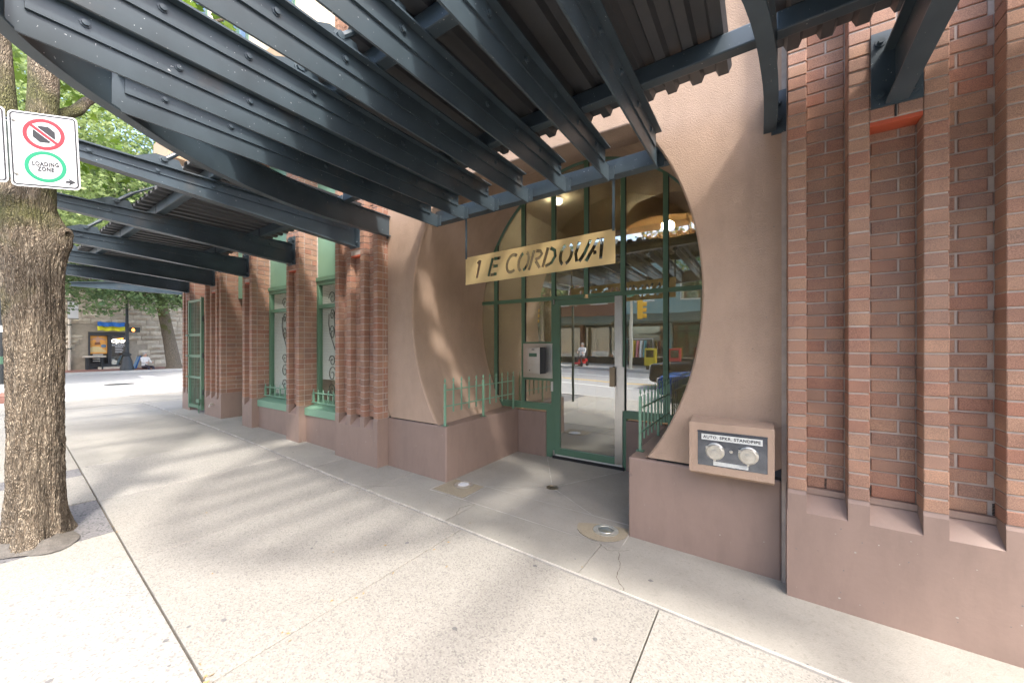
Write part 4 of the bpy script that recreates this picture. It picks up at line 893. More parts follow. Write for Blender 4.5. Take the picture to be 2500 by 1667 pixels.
def limb(m, p0, p1, r0, r1, n=9, k=6, wob=.06, seed=0):
    rr = random.Random(seed); p0, p1 = Vector(p0), Vector(p1); pts = []; L = (p1 - p0).length
    for i in range(k + 1): t = i / k; pts.append(p0.lerp(p1, t) + Vector((rr.gauss(0, 1), rr.gauss(0, 1), 0)) * wob * L * .25 * math.sin(t * math.pi))
    m.tube(pts, [r0 + (r1 - r0) * i / k for i in range(k + 1)], n); return pts
# near street tree beside the sign
nt_ = thing('street_tree', 'large maple with a thick mossy forked trunk standing in the near sidewalk', 'tree')
m = MB(); NS = 190; path = [(-.05, -4.40, .41, 0.211), (.02, -4.40, .41, 0.182), (.09, -4.395, .41, 0.160), (.2, -4.39, .41, 0.142), (.4, -4.385, .41, 0.131), (.8, -4.385, .41, 0.125), (1.2, -4.385, .41, 0.124), (1.5, -4.395, .41, 0.127), (1.8, -4.41, .405, 0.131), (2.05, -4.425, .40, 0.140), (2.2, -4.44, .39, 0.145), (2.35, -4.45, .385, 0.138), (2.48, -4.46, .38, 0.115), (2.6, -4.47, .38, 0.064)]
cs = [(z, x, y, r_) for z, x, y, r_ in path]; kk = len(m.v); zs = []
for i in range(len(cs) - 1):
    nq = max(3, int((cs[i + 1][0] - cs[i][0]) / .012))
    for j in range(nq):
        t = j / nq; t = t; zs.append([cs[i][q] + (cs[i + 1][q] - cs[i][q]) * t for q in range(4)])
zs.append(list(cs[-1]))
for z, x, y, r_ in zs:
    fl = max(0, 1 - max(z, 0) / .75)
    for j in range(NS):
        a = 2 * math.pi * j / NS; lob = 1 + fl ** 1.6 * (.20 * math.cos(3 * a + .6) + .13 * math.cos(5 * a + 1.9) + .05 * math.cos(9 * a)) + .045 * math.cos(2 * a + 1.2 + z) + .022 * math.cos(7 * a + 3 * z) + .008 * math.sin(13 * a + 5 * z)
        kn = .055 * math.exp(-(((z - 2.24) / .13) ** 2)) * max(0, math.cos(a - 1.15)) ** 4
        nv = noise.noise(Vector((math.cos(a) * 9, math.sin(a) * 9, z * 2.2 + 7))); nv2 = noise.noise(Vector((math.cos(a) * 21 + nv, math.sin(a) * 21 + nv, z * 5.5))); nv3 = noise.noise(Vector((math.cos(a) * 40, math.sin(a) * 40, z * 22)))
        kn += .010 * (1 - 2.2 * abs(nv2)) + .004 * nv3 + .006 * nv
        m.v.append((x + (r_ * lob + kn) * math.cos(a), y + (r_ * lob + kn) * math.sin(a), z))
for i in range(len(zs) - 1):
    for j in range(NS): q = kk + i * NS; m.f.append((q + j, q + (j + 1) % NS, q + NS + (j + 1) % NS, q + NS + j))
limb(m, (-4.415, .42, 2.1), (-4.40, .46, 4.6), .086, .068, 20, 8, .02, 3); limb(m, (-4.49, .33, 2.1), (-4.66, .23, 4.3), .085, .05, 18, 8, .02, 5); limb(m, (-4.50, .33, 2.1), (-5.0, -.30, 3.6), .085, .05, 14, 8, .04, 15)
limb(m, (-4.45, .50, 4.4), (-4.1, 1.2, 7.5), .12, .05, 10, 6, .06, 6); limb(m, (-4.45, .50, 4.4), (-5.2, .9, 8), .11, .04, 10, 6, .06, 7); limb(m, (-4.60, .25, 4.2), (-5.6, -1.4, 8.2), .06, .03, 10, 6, .06, 8)
limb(m, (-4.42, .5, 3.15), (-5.2, 1.0, 3.95), .045, .015, 8, 5, .1, 9); limb(m, (-4.42, .5, 3.6), (-5.3, 1.9, 5.3), .05, .015, 8, 5, .1, 10)
tk = m.build('trunk', 'bark', nt_, smooth=2)
m = MB(); sN = 40; rr_ = [(.25, .0), (.215, .012), (.18, .022), (.13, .05)]; kq = 0
m.add([(-4.39 + (r_ * (1 + .22 * math.sin(2 * a + 1) + .10 * math.sin(5 * a))) * math.cos(a) * 1.1, .40 + r_ * (1 + .2 * math.sin(3 * a)) * math.sin(a) * .95, g(-4.39) + h_ - .004 + .006 * noise.noise(Vector((math.cos(a) * 3, math.sin(a) * 3, r_ * 20)))) for r_, h_ in rr_ for a in [2 * math.pi * i / sN for i in range(sN)]], [(q * sN + i, q * sN + (i + 1) % sN, (q + 1) * sN + (i + 1) % sN, (q + 1) * sN + i) for q in range(3) for i in range(sN)])
m.build('root_soil', 'soil', nt_, smooth=True)
m = MB().lathe([(.05, 0), (.055, .02), (.03, .03), (.026, .0), (.001, -.02)], (0, 0, 0), 16, 'x'); kn = m.build('knot', 'bark', tk, smooth=True); kn.location = (-4.345, .535, 2.27); kn.rotation_euler = (0, .1, .75)
crown('foliage', nt_, 'leaf_near', [(-5.0, -1.2, 8.6, 3.2, 2.6, 2.0)], 80, 24, .17, 21, 'maple', .36, .35, extra=[((-5.62, .70, 3.92, .36, .30, .30), 9, 16, .105), ((-5.15, .84, 3.14, .35, .18, .07), 7, 16, .10), ((-4.75, .50, 3.9, .2, .2, .2), 3, 8, .13), ((-5.45, 1.75, 5.5, .7, .5, .4), 10, 14, .14), ((-6.2, .2, 4.2, .5, .5, .4), 6, 14, .14)])
# trees across the side street and beyond
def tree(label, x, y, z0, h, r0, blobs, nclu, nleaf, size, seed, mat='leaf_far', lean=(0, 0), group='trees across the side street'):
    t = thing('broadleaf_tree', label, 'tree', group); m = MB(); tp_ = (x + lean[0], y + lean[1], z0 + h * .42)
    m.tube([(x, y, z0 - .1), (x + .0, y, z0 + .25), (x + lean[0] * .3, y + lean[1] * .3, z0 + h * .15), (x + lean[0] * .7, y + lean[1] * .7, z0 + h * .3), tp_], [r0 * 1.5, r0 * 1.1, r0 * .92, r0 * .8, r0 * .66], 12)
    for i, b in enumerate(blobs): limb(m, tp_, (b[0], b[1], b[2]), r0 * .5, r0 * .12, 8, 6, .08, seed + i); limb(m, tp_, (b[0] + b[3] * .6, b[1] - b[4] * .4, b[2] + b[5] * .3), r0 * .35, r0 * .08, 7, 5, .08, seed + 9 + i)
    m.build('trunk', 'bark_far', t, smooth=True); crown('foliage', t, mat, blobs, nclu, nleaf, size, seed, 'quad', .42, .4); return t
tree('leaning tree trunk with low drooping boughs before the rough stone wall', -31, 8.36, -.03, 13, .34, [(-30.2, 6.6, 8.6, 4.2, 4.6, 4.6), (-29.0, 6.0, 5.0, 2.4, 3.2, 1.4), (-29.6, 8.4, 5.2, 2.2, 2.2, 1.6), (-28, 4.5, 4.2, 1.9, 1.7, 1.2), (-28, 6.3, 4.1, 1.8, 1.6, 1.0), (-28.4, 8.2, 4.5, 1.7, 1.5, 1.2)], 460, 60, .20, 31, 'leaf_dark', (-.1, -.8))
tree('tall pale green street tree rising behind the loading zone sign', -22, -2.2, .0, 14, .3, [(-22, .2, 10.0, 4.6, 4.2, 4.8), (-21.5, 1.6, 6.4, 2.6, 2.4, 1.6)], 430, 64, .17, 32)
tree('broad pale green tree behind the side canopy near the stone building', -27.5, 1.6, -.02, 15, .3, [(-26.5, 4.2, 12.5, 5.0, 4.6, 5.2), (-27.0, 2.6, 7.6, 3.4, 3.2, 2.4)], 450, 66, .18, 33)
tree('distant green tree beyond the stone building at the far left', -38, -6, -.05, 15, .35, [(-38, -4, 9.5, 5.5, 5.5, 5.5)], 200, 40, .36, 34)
# ================================================================== LOADING ZONE SIGNS
d2 = Vector((.571, .821, 0)); nrm = Vector((.821, -.571, 0)); up = Vector((0, 0, 1)); Lp = Vector((-3.886, .259, 2.677)) * .955 + Vector((0, 0, 1.45)) * .045
ro = Matrix(((d2.x, up.x, nrm.x, 0), (d2.y, up.y, nrm.y, 0), (d2.z, up.z, nrm.z, 0), (0, 0, 0, 1)))
def signframe(c): return Matrix.Translation(c) @ ro @ Matrix.Rotation(R(2.4), 4, 'Z')
def rrect(w_, h_, r_, n_=6):
    o = []
    for cx_, cy_, a0 in ((w_ - r_, h_ - r_, 0), (-w_ + r_, h_ - r_, 90), (-w_ + r_, -h_ + r_, 180), (w_ - r_, -h_ + r_, 270)):
        o += [(cx_ + r_ * math.cos(R(a0 + 90 * i / n_)), cy_ + r_ * math.sin(R(a0 + 90 * i / n_))) for i in range(n_ + 1)]
    return o
def flat(name, mat, poly, z0, z1, M, parent):
    m = MB().prism(poly, z0, z1, 'z'); me = m.mesh(name); me.transform(M); return obj(name, me, mat, parent)
def band(name, mat, outer, inner, z0, z1, M, parent):
    n_ = len(outer); m = MB(); m.add([(x, y, z1) for x, y in outer] + [(x, y, z1) for x, y in inner] + [(x, y, z0) for x, y in outer] + [(x, y, z0) for x, y in inner], [(i, (i + 1) % n_, n_ + (i + 1) % n_, n_ + i) for i in range(n_)] + [(i, 2 * n_ + i, 2 * n_ + (i + 1) % n_, (i + 1) % n_) for i in range(n_)])
    me = m.mesh(name); me.transform(M); return obj(name, me, mat, parent)
circ = lambda r_, cx_=0, cy_=0, n_=48: [(cx_ + r_ * math.cos(2 * math.pi * i / n_), cy_ + r_ * math.sin(2 * math.pi * i / n_)) for i in range(n_)]
def regsign(M, t, full=True):
    flat('plate', 'white_sheet', rrect(.1525, .2225, .024), -.002, .0, M, t)
    band('border', 'print_black', rrect(.1450, .2150, .020), rrect(.1372, .2072, .014), .0002, .0008, M, t)
    band('prohibition_ring', 'print_red', circ(.093, 0, .098), circ(.0735, 0, .098), .0002, .0014, M, t)
    flat('octagon', 'print_black', [(.053 * math.cos(R(22.5 + 45 * i)), .098 + .053 * math.sin(R(22.5 + 45 * i))) for i in range(8)], .0002, .0008, M, t)
    c, s_ = math.cos(R(-42)), math.sin(R(-42)); rot = lambda x, y: (x * c - y * s_, .098 + x * s_ + y * c)
    flat('slash_edge', 'white_sheet', [rot(*p) for p in ((-.075, -.0115), (.075, -.0115), (.075, .0115), (-.075, .0115))], .0009, .0011, M, t)
    flat('slash', 'print_red', [rot(*p) for p in ((-.082, -.008), (.082, -.008), (.082, .008), (-.082, .008))], .0012, .0016, M, t)
    band('permission_ring', 'print_green', circ(.093, 0, -.096), circ(.0735, 0, -.096), .0002, .0010, M, t)
    for tx, y in (('LOADING', -.082), ('ZONE', -.112)): text('lettering', tx, .034, M @ Matrix.Translation((0, y, .0008)) @ Matrix.Diagonal((.70, 1, 1, 1)), 'print_black', t, spacing=1.15, bold=.0016)
    flat('arrow', 'print_black', [(.132, -.176), (.098, -.154), (.103, -.169), (.080, -.169), (.088, -.176), (.080, -.183), (.103, -.183), (.098, -.198)], .0002, .0008, M, t)
    for y in (.165, -.150): m_ = MB().lathe([(.011, 0), (.010, .003), (.006, .004), (.006, .010), (.001, .011)], (-.126, y, 0), 10, 'z').mesh('bolt'); m_.transform(M); obj('bolt', m_, 'cap_metal', t)
t = thing('loading_zone_sign', 'white no-stopping sign reading loading zone with red and green rings', 'sign'); M1 = signframe(Lp + d2 * .1525); regsign(M1, t)
t2 = thing('parking_sign', 'white parking sign cut by the left picture edge beside the loading zone sign', 'sign'); M2 = signframe(Lp - d2 * .1625); regsign(M2, t2)
# remove the arrow and lettering from the neighbour, of which only the border shows
for o in list(t2.children):
    if o.name.split('.')[0] in ('arrow', 'lettering', 'permission_ring', 'prohibition_ring', 'octagon', 'slash', 'slash_edge'): bpy.data.objects.remove(o)
ps = thing('sign_post', 'grey steel post carrying the parking signs at the kerb', 'post'); pb_ = Lp - d2 * .42 - nrm * .05
MB().tube([(pb_.x, pb_.y, -.02), (pb_.x, pb_.y, 3.05)], .03, 12).build('pole', 'iron', ps)
for z in (.15, -.15): MB().tube([pb_ + up * z, Lp + d2 * .03 - nrm * .012 + up * z], .010, 6).build('arm', 'cap_metal', ps)
MB().box(-.008, .008, -.18, .15, -.014, -.004).build('strap', 'iron', ps).matrix_world = signframe(Lp - d2 * .004)
# distant street-name sign and posters on a pole at the frame edge
up_ = thing('traffic_pole', 'dark pole wrapped in torn posters behind the near tree at the left edge', 'pole')
m = MB().tube([(-15.15, .86, -.1), (-15.15, .86, 6.2)], [.16, .13], 14); m.build('shaft', 'lamp_iron', up_); MB().lathe([(.24, -.1), (.24, .25), (.17, .32)], (-15.15, .86, 0), 14).build('base', 'brick_paving', up_)
for z, h_, c_ in ((1.75, .16, 'print_grey'), (1.0, .18, 'dark_green_paint'), (.30, .22, 'print_grey')):
    MB().add([(-15.15 + .158 * math.cos(a), .86 + .158 * math.sin(a), zz) for zz in (z, z + h_) for a in [R(-50 + 12 * i) for i in range(9)]], [(i, i + 1, 10 + i, 9 + i) for i in range(8)]).build('poster', c_, up_, fix=False)
vs_ = thing('street_sign', 'small white street sign glimpsed under the loading zone sign', 'sign'); c0 = Vector((-11.65, .72, 4.62)) - d2 * .36; Mv = Matrix.Translation(c0) @ ro
flat('plate', 'white_sheet', rrect(.42, .15, .02), -.003, 0, Mv, vs_); text('lettering', 'CLE', .22, Mv @ Matrix.Translation((.16, .0, .001)), 'print_black', vs_)
flat('back_rail', 'cap_metal', [(-.42, -.30), (.36, -.30), (.36, -.16), (-.42, -.16)], -.02, -.006, Mv, vs_)
# ================================================================== FAR SIDE OF THE CROSS STREET
KF = 34 / 28.5; XF = -34.0
def fb(y, z): return (y * KF, 1.45 + (z - 1.45) * KF)
fs_ = MB().box(-34.2, -30.6, -30, 60, -.5, -.03).build('sidewalk', 'brick_paving', kind='structure'); MB().box(-30.75, -30.35, -30, 60, -.5, -.022).build('kerb', 'kerb_concrete', fs_)
st = thing('stone_building', 'rough grey stone building with a shopfront across the side street', 'building')
sy0, sy1 = 3.5 * KF, 60
# door opening y range
dy0, dy1 = 4.33 * KF, 5.80 * KF; dz1 = fb(0, 2.10)[1]
MB().box(XF - 8, XF - .1, sy0, dy0, -.3, 14).box(XF - 8, XF - .1, dy1, sy1, -.3, 14).box(XF - 8, XF - .1, dy0, dy1, fb(0, 1.93)[1] + .2, 14).build('wall', 'mortar_stone', st)
sr = random.Random(4); z = -.04; row = 0
while z < 7.5:
    h_ = sr.choice((.28, .32, .36)) if row else .52; y = sy0 + sr.uniform(-.4, 0)
    while y < 13.5:
        l_ = sr.uniform(.55, 1.25); a, b = max(y, sy0), y + l_
        if not (b > dy0 and a < dy1 and z < dz1 + .3):
            if b - a > .08:
                m = MB(); e = .02; dpt = sr.uniform(.02, .10); nx_, nz_ = 4, 2; vs = []
                for j in range(nz_ + 1):
                    for i in range(nx_ + 1):
                        ed = i in (0, nx_) or j in (0, nz_); vs.append((XF - .07 + (0 if ed else dpt + sr.uniform(-.03, .05)), a + .012 + (b - a - .024) * i / nx_ + (0 if ed else sr.uniform(-.03, .03)), z + .010 + (h_ - .02) * j / nz_))
                k = len(vs); ring_ = [0, nx_, (nx_ + 1) * (nz_ + 1) - 1, (nx_ + 1) * nz_]
                m.add(vs + [(XF - .12, vs[i][1], vs[i][2]) for i in ring_], [(j * (nx_ + 1) + i, j * (nx_ + 1) + i + 1, (j + 1) * (nx_ + 1) + i + 1, (j + 1) * (nx_ + 1) + i) for j in range(nz_) for i in range(nx_)])
                m.build('stone', 'stone', st, fix=False)
        y = b
    z += h_; row += 1
# shopfront
zb, zh = fb(0, .24)[1], fb(0, 1.93)[1]
sf_ = MB().box(XF - .30, XF - .02, dy0, dy1, zh, zh + .22).box(XF - .3, XF - .05, dy0, dy0 + .08, zb, zh).box(XF - .3, XF - .05, 5.02 * KF, 5.16 * KF, zb, zh).box(XF - .3, XF - .05, dy1 - .1, dy1, zb, zh).box(XF - .3, XF - .06, dy0 + .08, 5.02 * KF, zb, zb + .30).box(XF - .3, XF - .06, 5.16 * KF, dy1 - .1, zb, zb + .22).build('shopfront', 'shop_frame', st)
box('interior', 'shop_dark', (XF - 1.2, XF - .32, dy0, dy1, zb, zh), sf_); box('pane', 'shop_glass', (XF - .17, XF - .16, 5.16 * KF, dy1 - .1, zb + .22, zh), sf_)
box('door_panel', 'print_grey', (XF - .2, XF - .18, 5.17 * KF, 5.62 * KF, zb + .25, zb + .70), sf_)
po_ = box('poster', 'poster_orange', (XF - .17, XF - .16, dy0 + .085, 5.015 * KF, fb(0, 1.0)[1], zh - .01), sf_)
yc, zc_ = (dy0 + 5.02 * KF) / 2, fb(0, 1.5)[1]
def pp(name, mat, poly, dx): me = MB().prism([(yc + u * .4, zc_ + v * .5) for u, v in poly], XF - .1585 + dx, XF - .157 + dx, 'x').build(name, mat, po_)
pp('poster_shape', 'poster_cream', [(-1, -1), (.9, -1), (.9, -.85), (.2, -.35), (-.4, -.3), (-1, -.5)], 0)
pp('poster_shape', 'skin', [(-.95, .45), (-.3, .75), (-.12, .72), (-.1, .95), (.1, .95), (.1, .72), (.3, .75), (.9, .5), (.85, .42), (.25, .58), (.15, .2), (-.15, .2), (-.25, .58), (-.9, .38)], .002)
pp('poster_shape', 'poster_brown', [(-.28, .2), (.22, .22), (.3, -.1), (-.35, -.12)], .004); pp('poster_shape', 'poster_blue', [(.62 + .3 * math.cos(a * .5), -.25 + .2 * math.sin(a * .5)) for a in range(13)], .004)
for k in range(4): box('print_line', 'label_white', (XF - .158, XF - .156, dy0 + .2, 4.95 * KF - .1, fb(0, .93)[1] - k * .13, fb(0, .93)[1] - k * .13 + .05), sf_)
MXR = lambda x, y, z: Matrix.Translation((x, y, z)) @ Matrix.Rotation(R(90), 4, 'Z') @ Matrix.Rotation(R(90), 4, 'X')
ntx = text('neon_sign', 'Open', .30, MXR(XF - .10, fb(5.42, 0)[0], fb(0, 1.66)[1]), 'neon_white', sf_, shear=.3, extrude=.004, bold=.008); text('lettering', 'KOZAK', .17, MXR(XF - .10, fb(5.42, 0)[0], fb(0, 1.44)[1]), 'white_sheet', sf_, bold=.004)
for k in range(4): box('print_line', 'white_sheet', (XF - .10, XF - .098, 5.3 * KF, 5.3 * KF + .36 - .05 * (k % 2), fb(0, 1.33)[1] - k * .11, fb(0, 1.33)[1] - k * .11 + .035), sf_)
MB().tube([(XF - .09, fb(5.28, 0)[0], fb(0, 1.75)[1]), (XF - .09, fb(5.6, 0)[0], fb(0, 1.80)[1])], .012, 6).build('neon_stroke', 'neon_orange', sf_)
box('door_step', 'stone_pale', (XF - .05, XF + .35, 4.64 * KF, 5.75 * KF, -.03, fb(0, .30)[1] + .02), st)
fl_ = thing('flag_banner', 'blue and yellow flag draped above the shop door across the street', 'flag')
for i, (za, zb_, mt) in enumerate(((2.19, 2.41, 'flag_yellow'), (2.412, 2.63, 'flag_blue'))):
    m = MB(); n_ = 16; ys = [4.62 * KF + (5.64 - 4.62) * KF * k / n_ for k in range(n_ + 1)]
    vs = [(XF + .10 + .05 * math.sin(k * 1.1 + i) + (.10 if zz == za else 0), y, fb(0, zz)[1] + .02 * math.sin(k * .9)) for zz in (za, zb_) for k, y in enumerate(ys)]
    m.add(vs, [(k, k + 1, n_ + 2 + k, n_ + 1 + k) for k in range(n_)]); o = m.build('blue_band' if i else 'yellow_band', mt, fl_, fix=False); sm = o.modifiers.new('s', 'SOLIDIFY'); sm.thickness = .02
pip = thing('drain_pipe', 'pale vertical drain pipe at the corner of the stone building', 'pipe'); MB().tube([(XF + .08, 3.69 * KF, -.03), (XF + .08, 3.69 * KF, 9)], .06, 10).build('pipe', 'stone_pale', pip)
for z in (1.2, 2.6, 4): MB().box(XF - .02, XF + .16, 3.69 * KF - .08, 3.69 * KF + .08, z, z + .06).build('clamp', 'iron', pip)
nb = thing('neighbour_building', 'paler smooth stone building left of the rough stone shop', 'building'); box('wall', 'stone_pale', (XF - 9, XF - .15, -14, sy0 - .02, -.3, 12), nb)
for k in range(4):
    y = sy0 - 1.6 - k * 3; f_ = box('window', 'shop_frame', (XF - .16, XF - .1, y - 1.2, y, 1.0, 3.2), nb); box('pane', 'shop_glass', (XF - .10, XF - .09, y - 1.1, y - .1, 1.1, 3.1), f_)
for z in (.9, 3.6, 6.4): box('cornice', 'stone_pale', (XF - .15, XF + .05, -14, sy0 - .03, z, z + .14), nb)
kz = thing('banner_sign', 'white hanging shop banner reading KOZAK among the leaves', 'sign'); y_, z_ = fb(3.66, 3.1); X_ = -32.6
m = MB().box(X_ - .02, X_ + .0, y_ - .20, y_ + .20, z_ - .46, z_ + .46); m.build('panel', 'white_sheet', kz); text('lettering', 'KOZAK', .15, MXR(X_ + .003, y_, z_ + .05), 'print_black', kz); box('print_line', 'print_grey', (X_ + .0005, X_ + .003, y_ - .12, y_ + .12, z_ - .12, z_ - .105), kz)
MB().tube([(XF - .1, y_, z_ + .5), (X_ + .3, y_, z_ + .5)], .02, 6).build('arm', 'iron', kz); box('bottom_rail', 'iron', (X_ - .03, X_ + .01, y_ - .22, y_ + .22, z_ - .50, z_ - .462), kz)
# lamp post with pedestrian signal
lp = thing('lamp_post', 'black cast-iron lamp post with fluted base on the far corner', 'lamp post'); lx, ly = -31.0, 5.225 * 31 / 26
MB().lathe([(.30, -.03), (.30, .16), (.26, .22), (.24, .5), (.20, .62), (.15, .80), (.20, .86), (.20, .92), (.10, 1.0), (.085, 1.5), (.11, 1.53), (.11, 1.6), (.08, 1.64), (.075, 2.5), (.10, 2.55), (.10, 2.65), (.07, 2.72), (.06, 4.6), (.001, 4.62)], (lx, ly, 0), 12).build('column', 'lamp_iron', lp, smooth=True)
MB().lathe([(.05, 4.6), (.10, 4.68), (.20, 4.85), (.20, 5.1), (.001, 5.25)], (lx, ly, 0), 16).build('globe', 'white_sheet', lp, smooth=True)
sg = thing('pedestrian_signal', 'pedestrian signal showing an orange hand on the far lamp post', 'signal'); sy_, sz_ = ly + .33, 1.45 + (2.2 - 1.45) * 31 / 26
MB().box(lx - .10, lx + .10, sy_ - .22, sy_ + .22, sz_ - .14, sz_ + .14).box(lx - .03, lx + .03, ly, sy_ - .22, sz_ - .03, sz_ + .03).build('housing', 'lamp_iron', sg, bevel=.02)
hm = MB(); hp = [(-.035, -.09), (.05, -.09), (.075, -.01), (.055, .0), (.045, .07), (.03, .02), (.02, .095), (.008, .02), (-.008, .10), (-.015, .02), (-.035, .085), (-.04, .0), (-.07, .03), (-.055, -.04)]
hm.prism([(sy_ - .09 + u, sz_ + v) for u, v in hp], lx + .101, lx + .106, 'x'); hm.build('hand_symbol', 'hand_lamp', sg)
sbd = thing('sandwich_board', 'folding sandwich board with a blue poster beside the far lamp post', 'sign board'); bx, by_ = -32.2, 5.89 * 32.2 / 27; bz = -.03
for s_, nm_ in ((-1, 'front_leaf'), (1, 'back_leaf')):
    m = MB(); m.hexa([(bx - .30, by_ + s_ * .28, bz), (bx + .30, by_ + s_ * .28, bz), (bx + .30, by_ + s_ * .25, bz), (bx - .30, by_ + s_ * .25, bz)], [(bx - .30, by_ + s_ * .03, bz + .82), (bx + .30, by_ + s_ * .03, bz + .82), (bx + .30, by_, bz + .82), (bx - .30, by_, bz + .82)])
    lf = m.build(nm_, 'black_plastic', sbd)
    if s_ < 0: MB().add([(bx - .25, by_ - .285 + .02, bz + .08), (bx + .301, by_ - .285 + .02, bz + .08), (bx + .301, by_ - .06, bz + .76), (bx - .25, by_ - .06, bz + .76)], [(0, 1, 2, 3)]).build('poster', 'poster_blue', lf, fix=False)
m = MB(); m.hexa([(bx + .301, by_ - .27, bz + .06), (bx + .305, by_ - .27, bz + .06), (bx + .305, by_ - .19, bz + .06), (bx + .301, by_ - .19, bz + .06)], [(bx + .301, by_ - .05, bz + .80), (bx + .305, by_ - .05, bz + .80), (bx + .305, by_ + .0, bz + .80), (bx + .301, by_ + .0, bz + .80)]); m.build('edge_strip', 'flag_blue', sbd)
bn = thing('stone_bench', 'low dark bench against the shop window across the street', 'bench'); b0, b1 = 4.12 * KF, 4.9 * KF
box('seat', 'stone_pale', (XF + .02, XF + .42, b0, b1, fb(0, .82)[1], fb(0, .90)[1]), bn)
for y in (b0 + .1, b1 - .2): box('leg', 'lamp_iron', (XF + .06, XF + .36, y, y + .08, -.03, fb(0, .82)[1]), bn)
# ---- people
def person(label, M, top, legs, hair, seated=True):
    J = {'pel': (0, 0, .48), 'sp': (0, .02, .72), 'ch': (0, .02, .95), 'nk': (0, .01, 1.10), 'hd': (0, -.01, 1.20), 'ht': (0, 0, 1.33)}
    E_ = [('pel', 'sp'), ('sp', 'ch'), ('ch', 'nk'), ('nk', 'hd'), ('hd', 'ht')]; Rr = {'pel': .15, 'sp': .14, 'ch': .15, 'nk': .055, 'hd': .085, 'ht': .075}
    for s_, n_ in ((-1, 'l'), (1, 'r')):
        J.update({'hip' + n_: (s_ * .10, -.02, .47), 'kn' + n_: (s_ * .13, -.42, .50), 'an' + n_: (s_ * .13, -.48, .10), 'to' + n_: (s_ * .14, -.64, .05), 'sh' + n_: (s_ * .19, .02, 1.02), 'el' + n_: (s_ * .24, -.10, .77), 'wr' + n_: (s_ * .16, -.34, .74), 'ha' + n_: (s_ * .13, -.43, .76)})
        Rr.update({'hip' + n_: .10, 'kn' + n_: .065, 'an' + n_: .045, 'to' + n_: .04, 'sh' + n_: .07, 'el' + n_: .048, 'wr' + n_: .034, 'ha' + n_: .038})
        E_ += [('pel', 'hip' + n_), ('hip' + n_, 'kn' + n_), ('kn' + n_, 'an' + n_), ('an' + n_, 'to' + n_), ('ch', 'sh' + n_), ('sh' + n_, 'el' + n_), ('el' + n_, 'wr' + n_), ('wr' + n_, 'ha' + n_)]
    keys = list(J); me = bpy.data.meshes.new('person'); me.from_pydata([J[k] for k in keys], [(keys.index(a), keys.index(b)) for a, b in E_], [])
    o = bpy.data.objects.new('person', me); COL.objects.link(o); o.modifiers.new('skin', 'SKIN'); o.modifiers.new('sub', 'SUBSURF').levels = 2
    for i, k in enumerate(keys): sv = me.skin_vertices[0].data[i]; sv.radius = (Rr[k], Rr[k] * (.8 if k in ('pel', 'sp', 'ch') else 1)); sv.use_root = (k == 'pel')
    dg = bpy.context.evaluated_depsgraph_get(); nm = bpy.data.meshes.new_from_object(o.evaluated_get(dg)); bpy.data.objects.remove(o)
    for mt in (top, legs, 'skin', 'cloth_dark'): nm.materials.append(MT[mt])
    for p in nm.polygons:
        c = p.center; p.use_smooth = True
        p.material_index = 2 if (c.z > 1.09 or (c.y < -.30 and c.z > .66)) else (3 if c.z < .10 else (1 if c.z < .62 and (c.y < -.08 or c.z < .56) else 0))
    o = bpy.data.objects.new('person', nm); COL.objects.link(o); o['label'] = label; o['category'] = 'person'; o.matrix_world = M
    MB().lathe([(.001, .14), (.07, .125), (.098, .06), (.10, .0), (.085, -.03)], (0, .03, 1.235), 16).build('hair', hair, o, smooth=True); MB().lathe([(.014, 0), (.012, .02), (.001, .025)], (0, -.105, 1.205), 8).build('nose', 'skin', o)
    return o
person('person in a white shirt sitting by the foot of the leaning tree', Matrix.Translation((-31.4, 7.1, -.36)) @ Matrix.Rotation(R(115), 4, 'Z'), 'cloth_white', 'cloth_dark', 'hair_grey')
# ================================================================== OPPOSITE SIDE OF THE STREET (mirrored in the glass)
zo = -.02
osw = sheet('sidewalk', 'kerb_concrete', -22, 60, -17.2, -12.3, .01, kind='structure')
def shopblock(label, x0, x1, z1, mat, awn, seed):
    rr = random.Random(seed); t = thing('street_building', label, 'building', 'buildings opposite the entrance'); yf = -17.2
    box('wall', mat, (x0, x1, yf - 9, yf, 3.5, z1), t); box('store_base', 'shop_dark', (x0, x1, yf - 9, yf - .4, -.5, 3.498), t)
    n_ = max(2, int((x1 - x0) / 2.6)); w_ = (x1 - x0) / n_
    for i in range(n_ + 1): x = min(x0 + i * w_, x1 - .25); box('shop_post', mat, (x, x + .25, yf - .4, yf - .002, -.4, 3.498), t)
    for i in range(n_):
        f_ = box('shop_window', 'shop_frame', (x0 + i * w_ + .26, x0 + (i + 1) * w_ - .02, yf - .38, yf - .3, .5, 3.0), t); box('pane', 'shop_glass', (x0 + i * w_ + .34, x0 + (i + 1) * w_ - .1, yf - .29, yf - .28, .6, 2.9), f_)
    m = MB(); m.prism([(yf + .002, 3.55), (yf + 1.7, 2.95), (yf + 1.7, 2.8), (yf + .002, 3.0)], x0, x1, 'x'); m.build('awning', awn, t)
    z = 4.3
    while z + 2 < z1:
        for i in range(n_):
            xc = x0 + (i + .5) * w_; f_ = box('window', 'white_trim', (xc - .65, xc + .65, yf, yf + .05, z, z + 1.8), t); box('pane', 'shop_glass', (xc - .57, xc + .57, yf + .051, yf + .055, z + .08, z + 1.72), f_)
        z += 3
    box('cornice', 'stone_pale', (x0 - .0, x1, yf, yf + .35, z1 - .4, z1 + .1), t)
shopblock('dark brick corner block across the main street mirrored in the door', -20, -8.2, 8.6, 'opp_brick', 'opp_awning', 1)
shopblock('teal painted block across the main street mirrored in the right panes', -8, 3.5, 8.2, 'teal_wall', 'opp_awning', 2)
shopblock('long brick block across the main street right of the teal one', 3.7, 24, 8.8, 'opp_brick', 'opp_awning', 3)
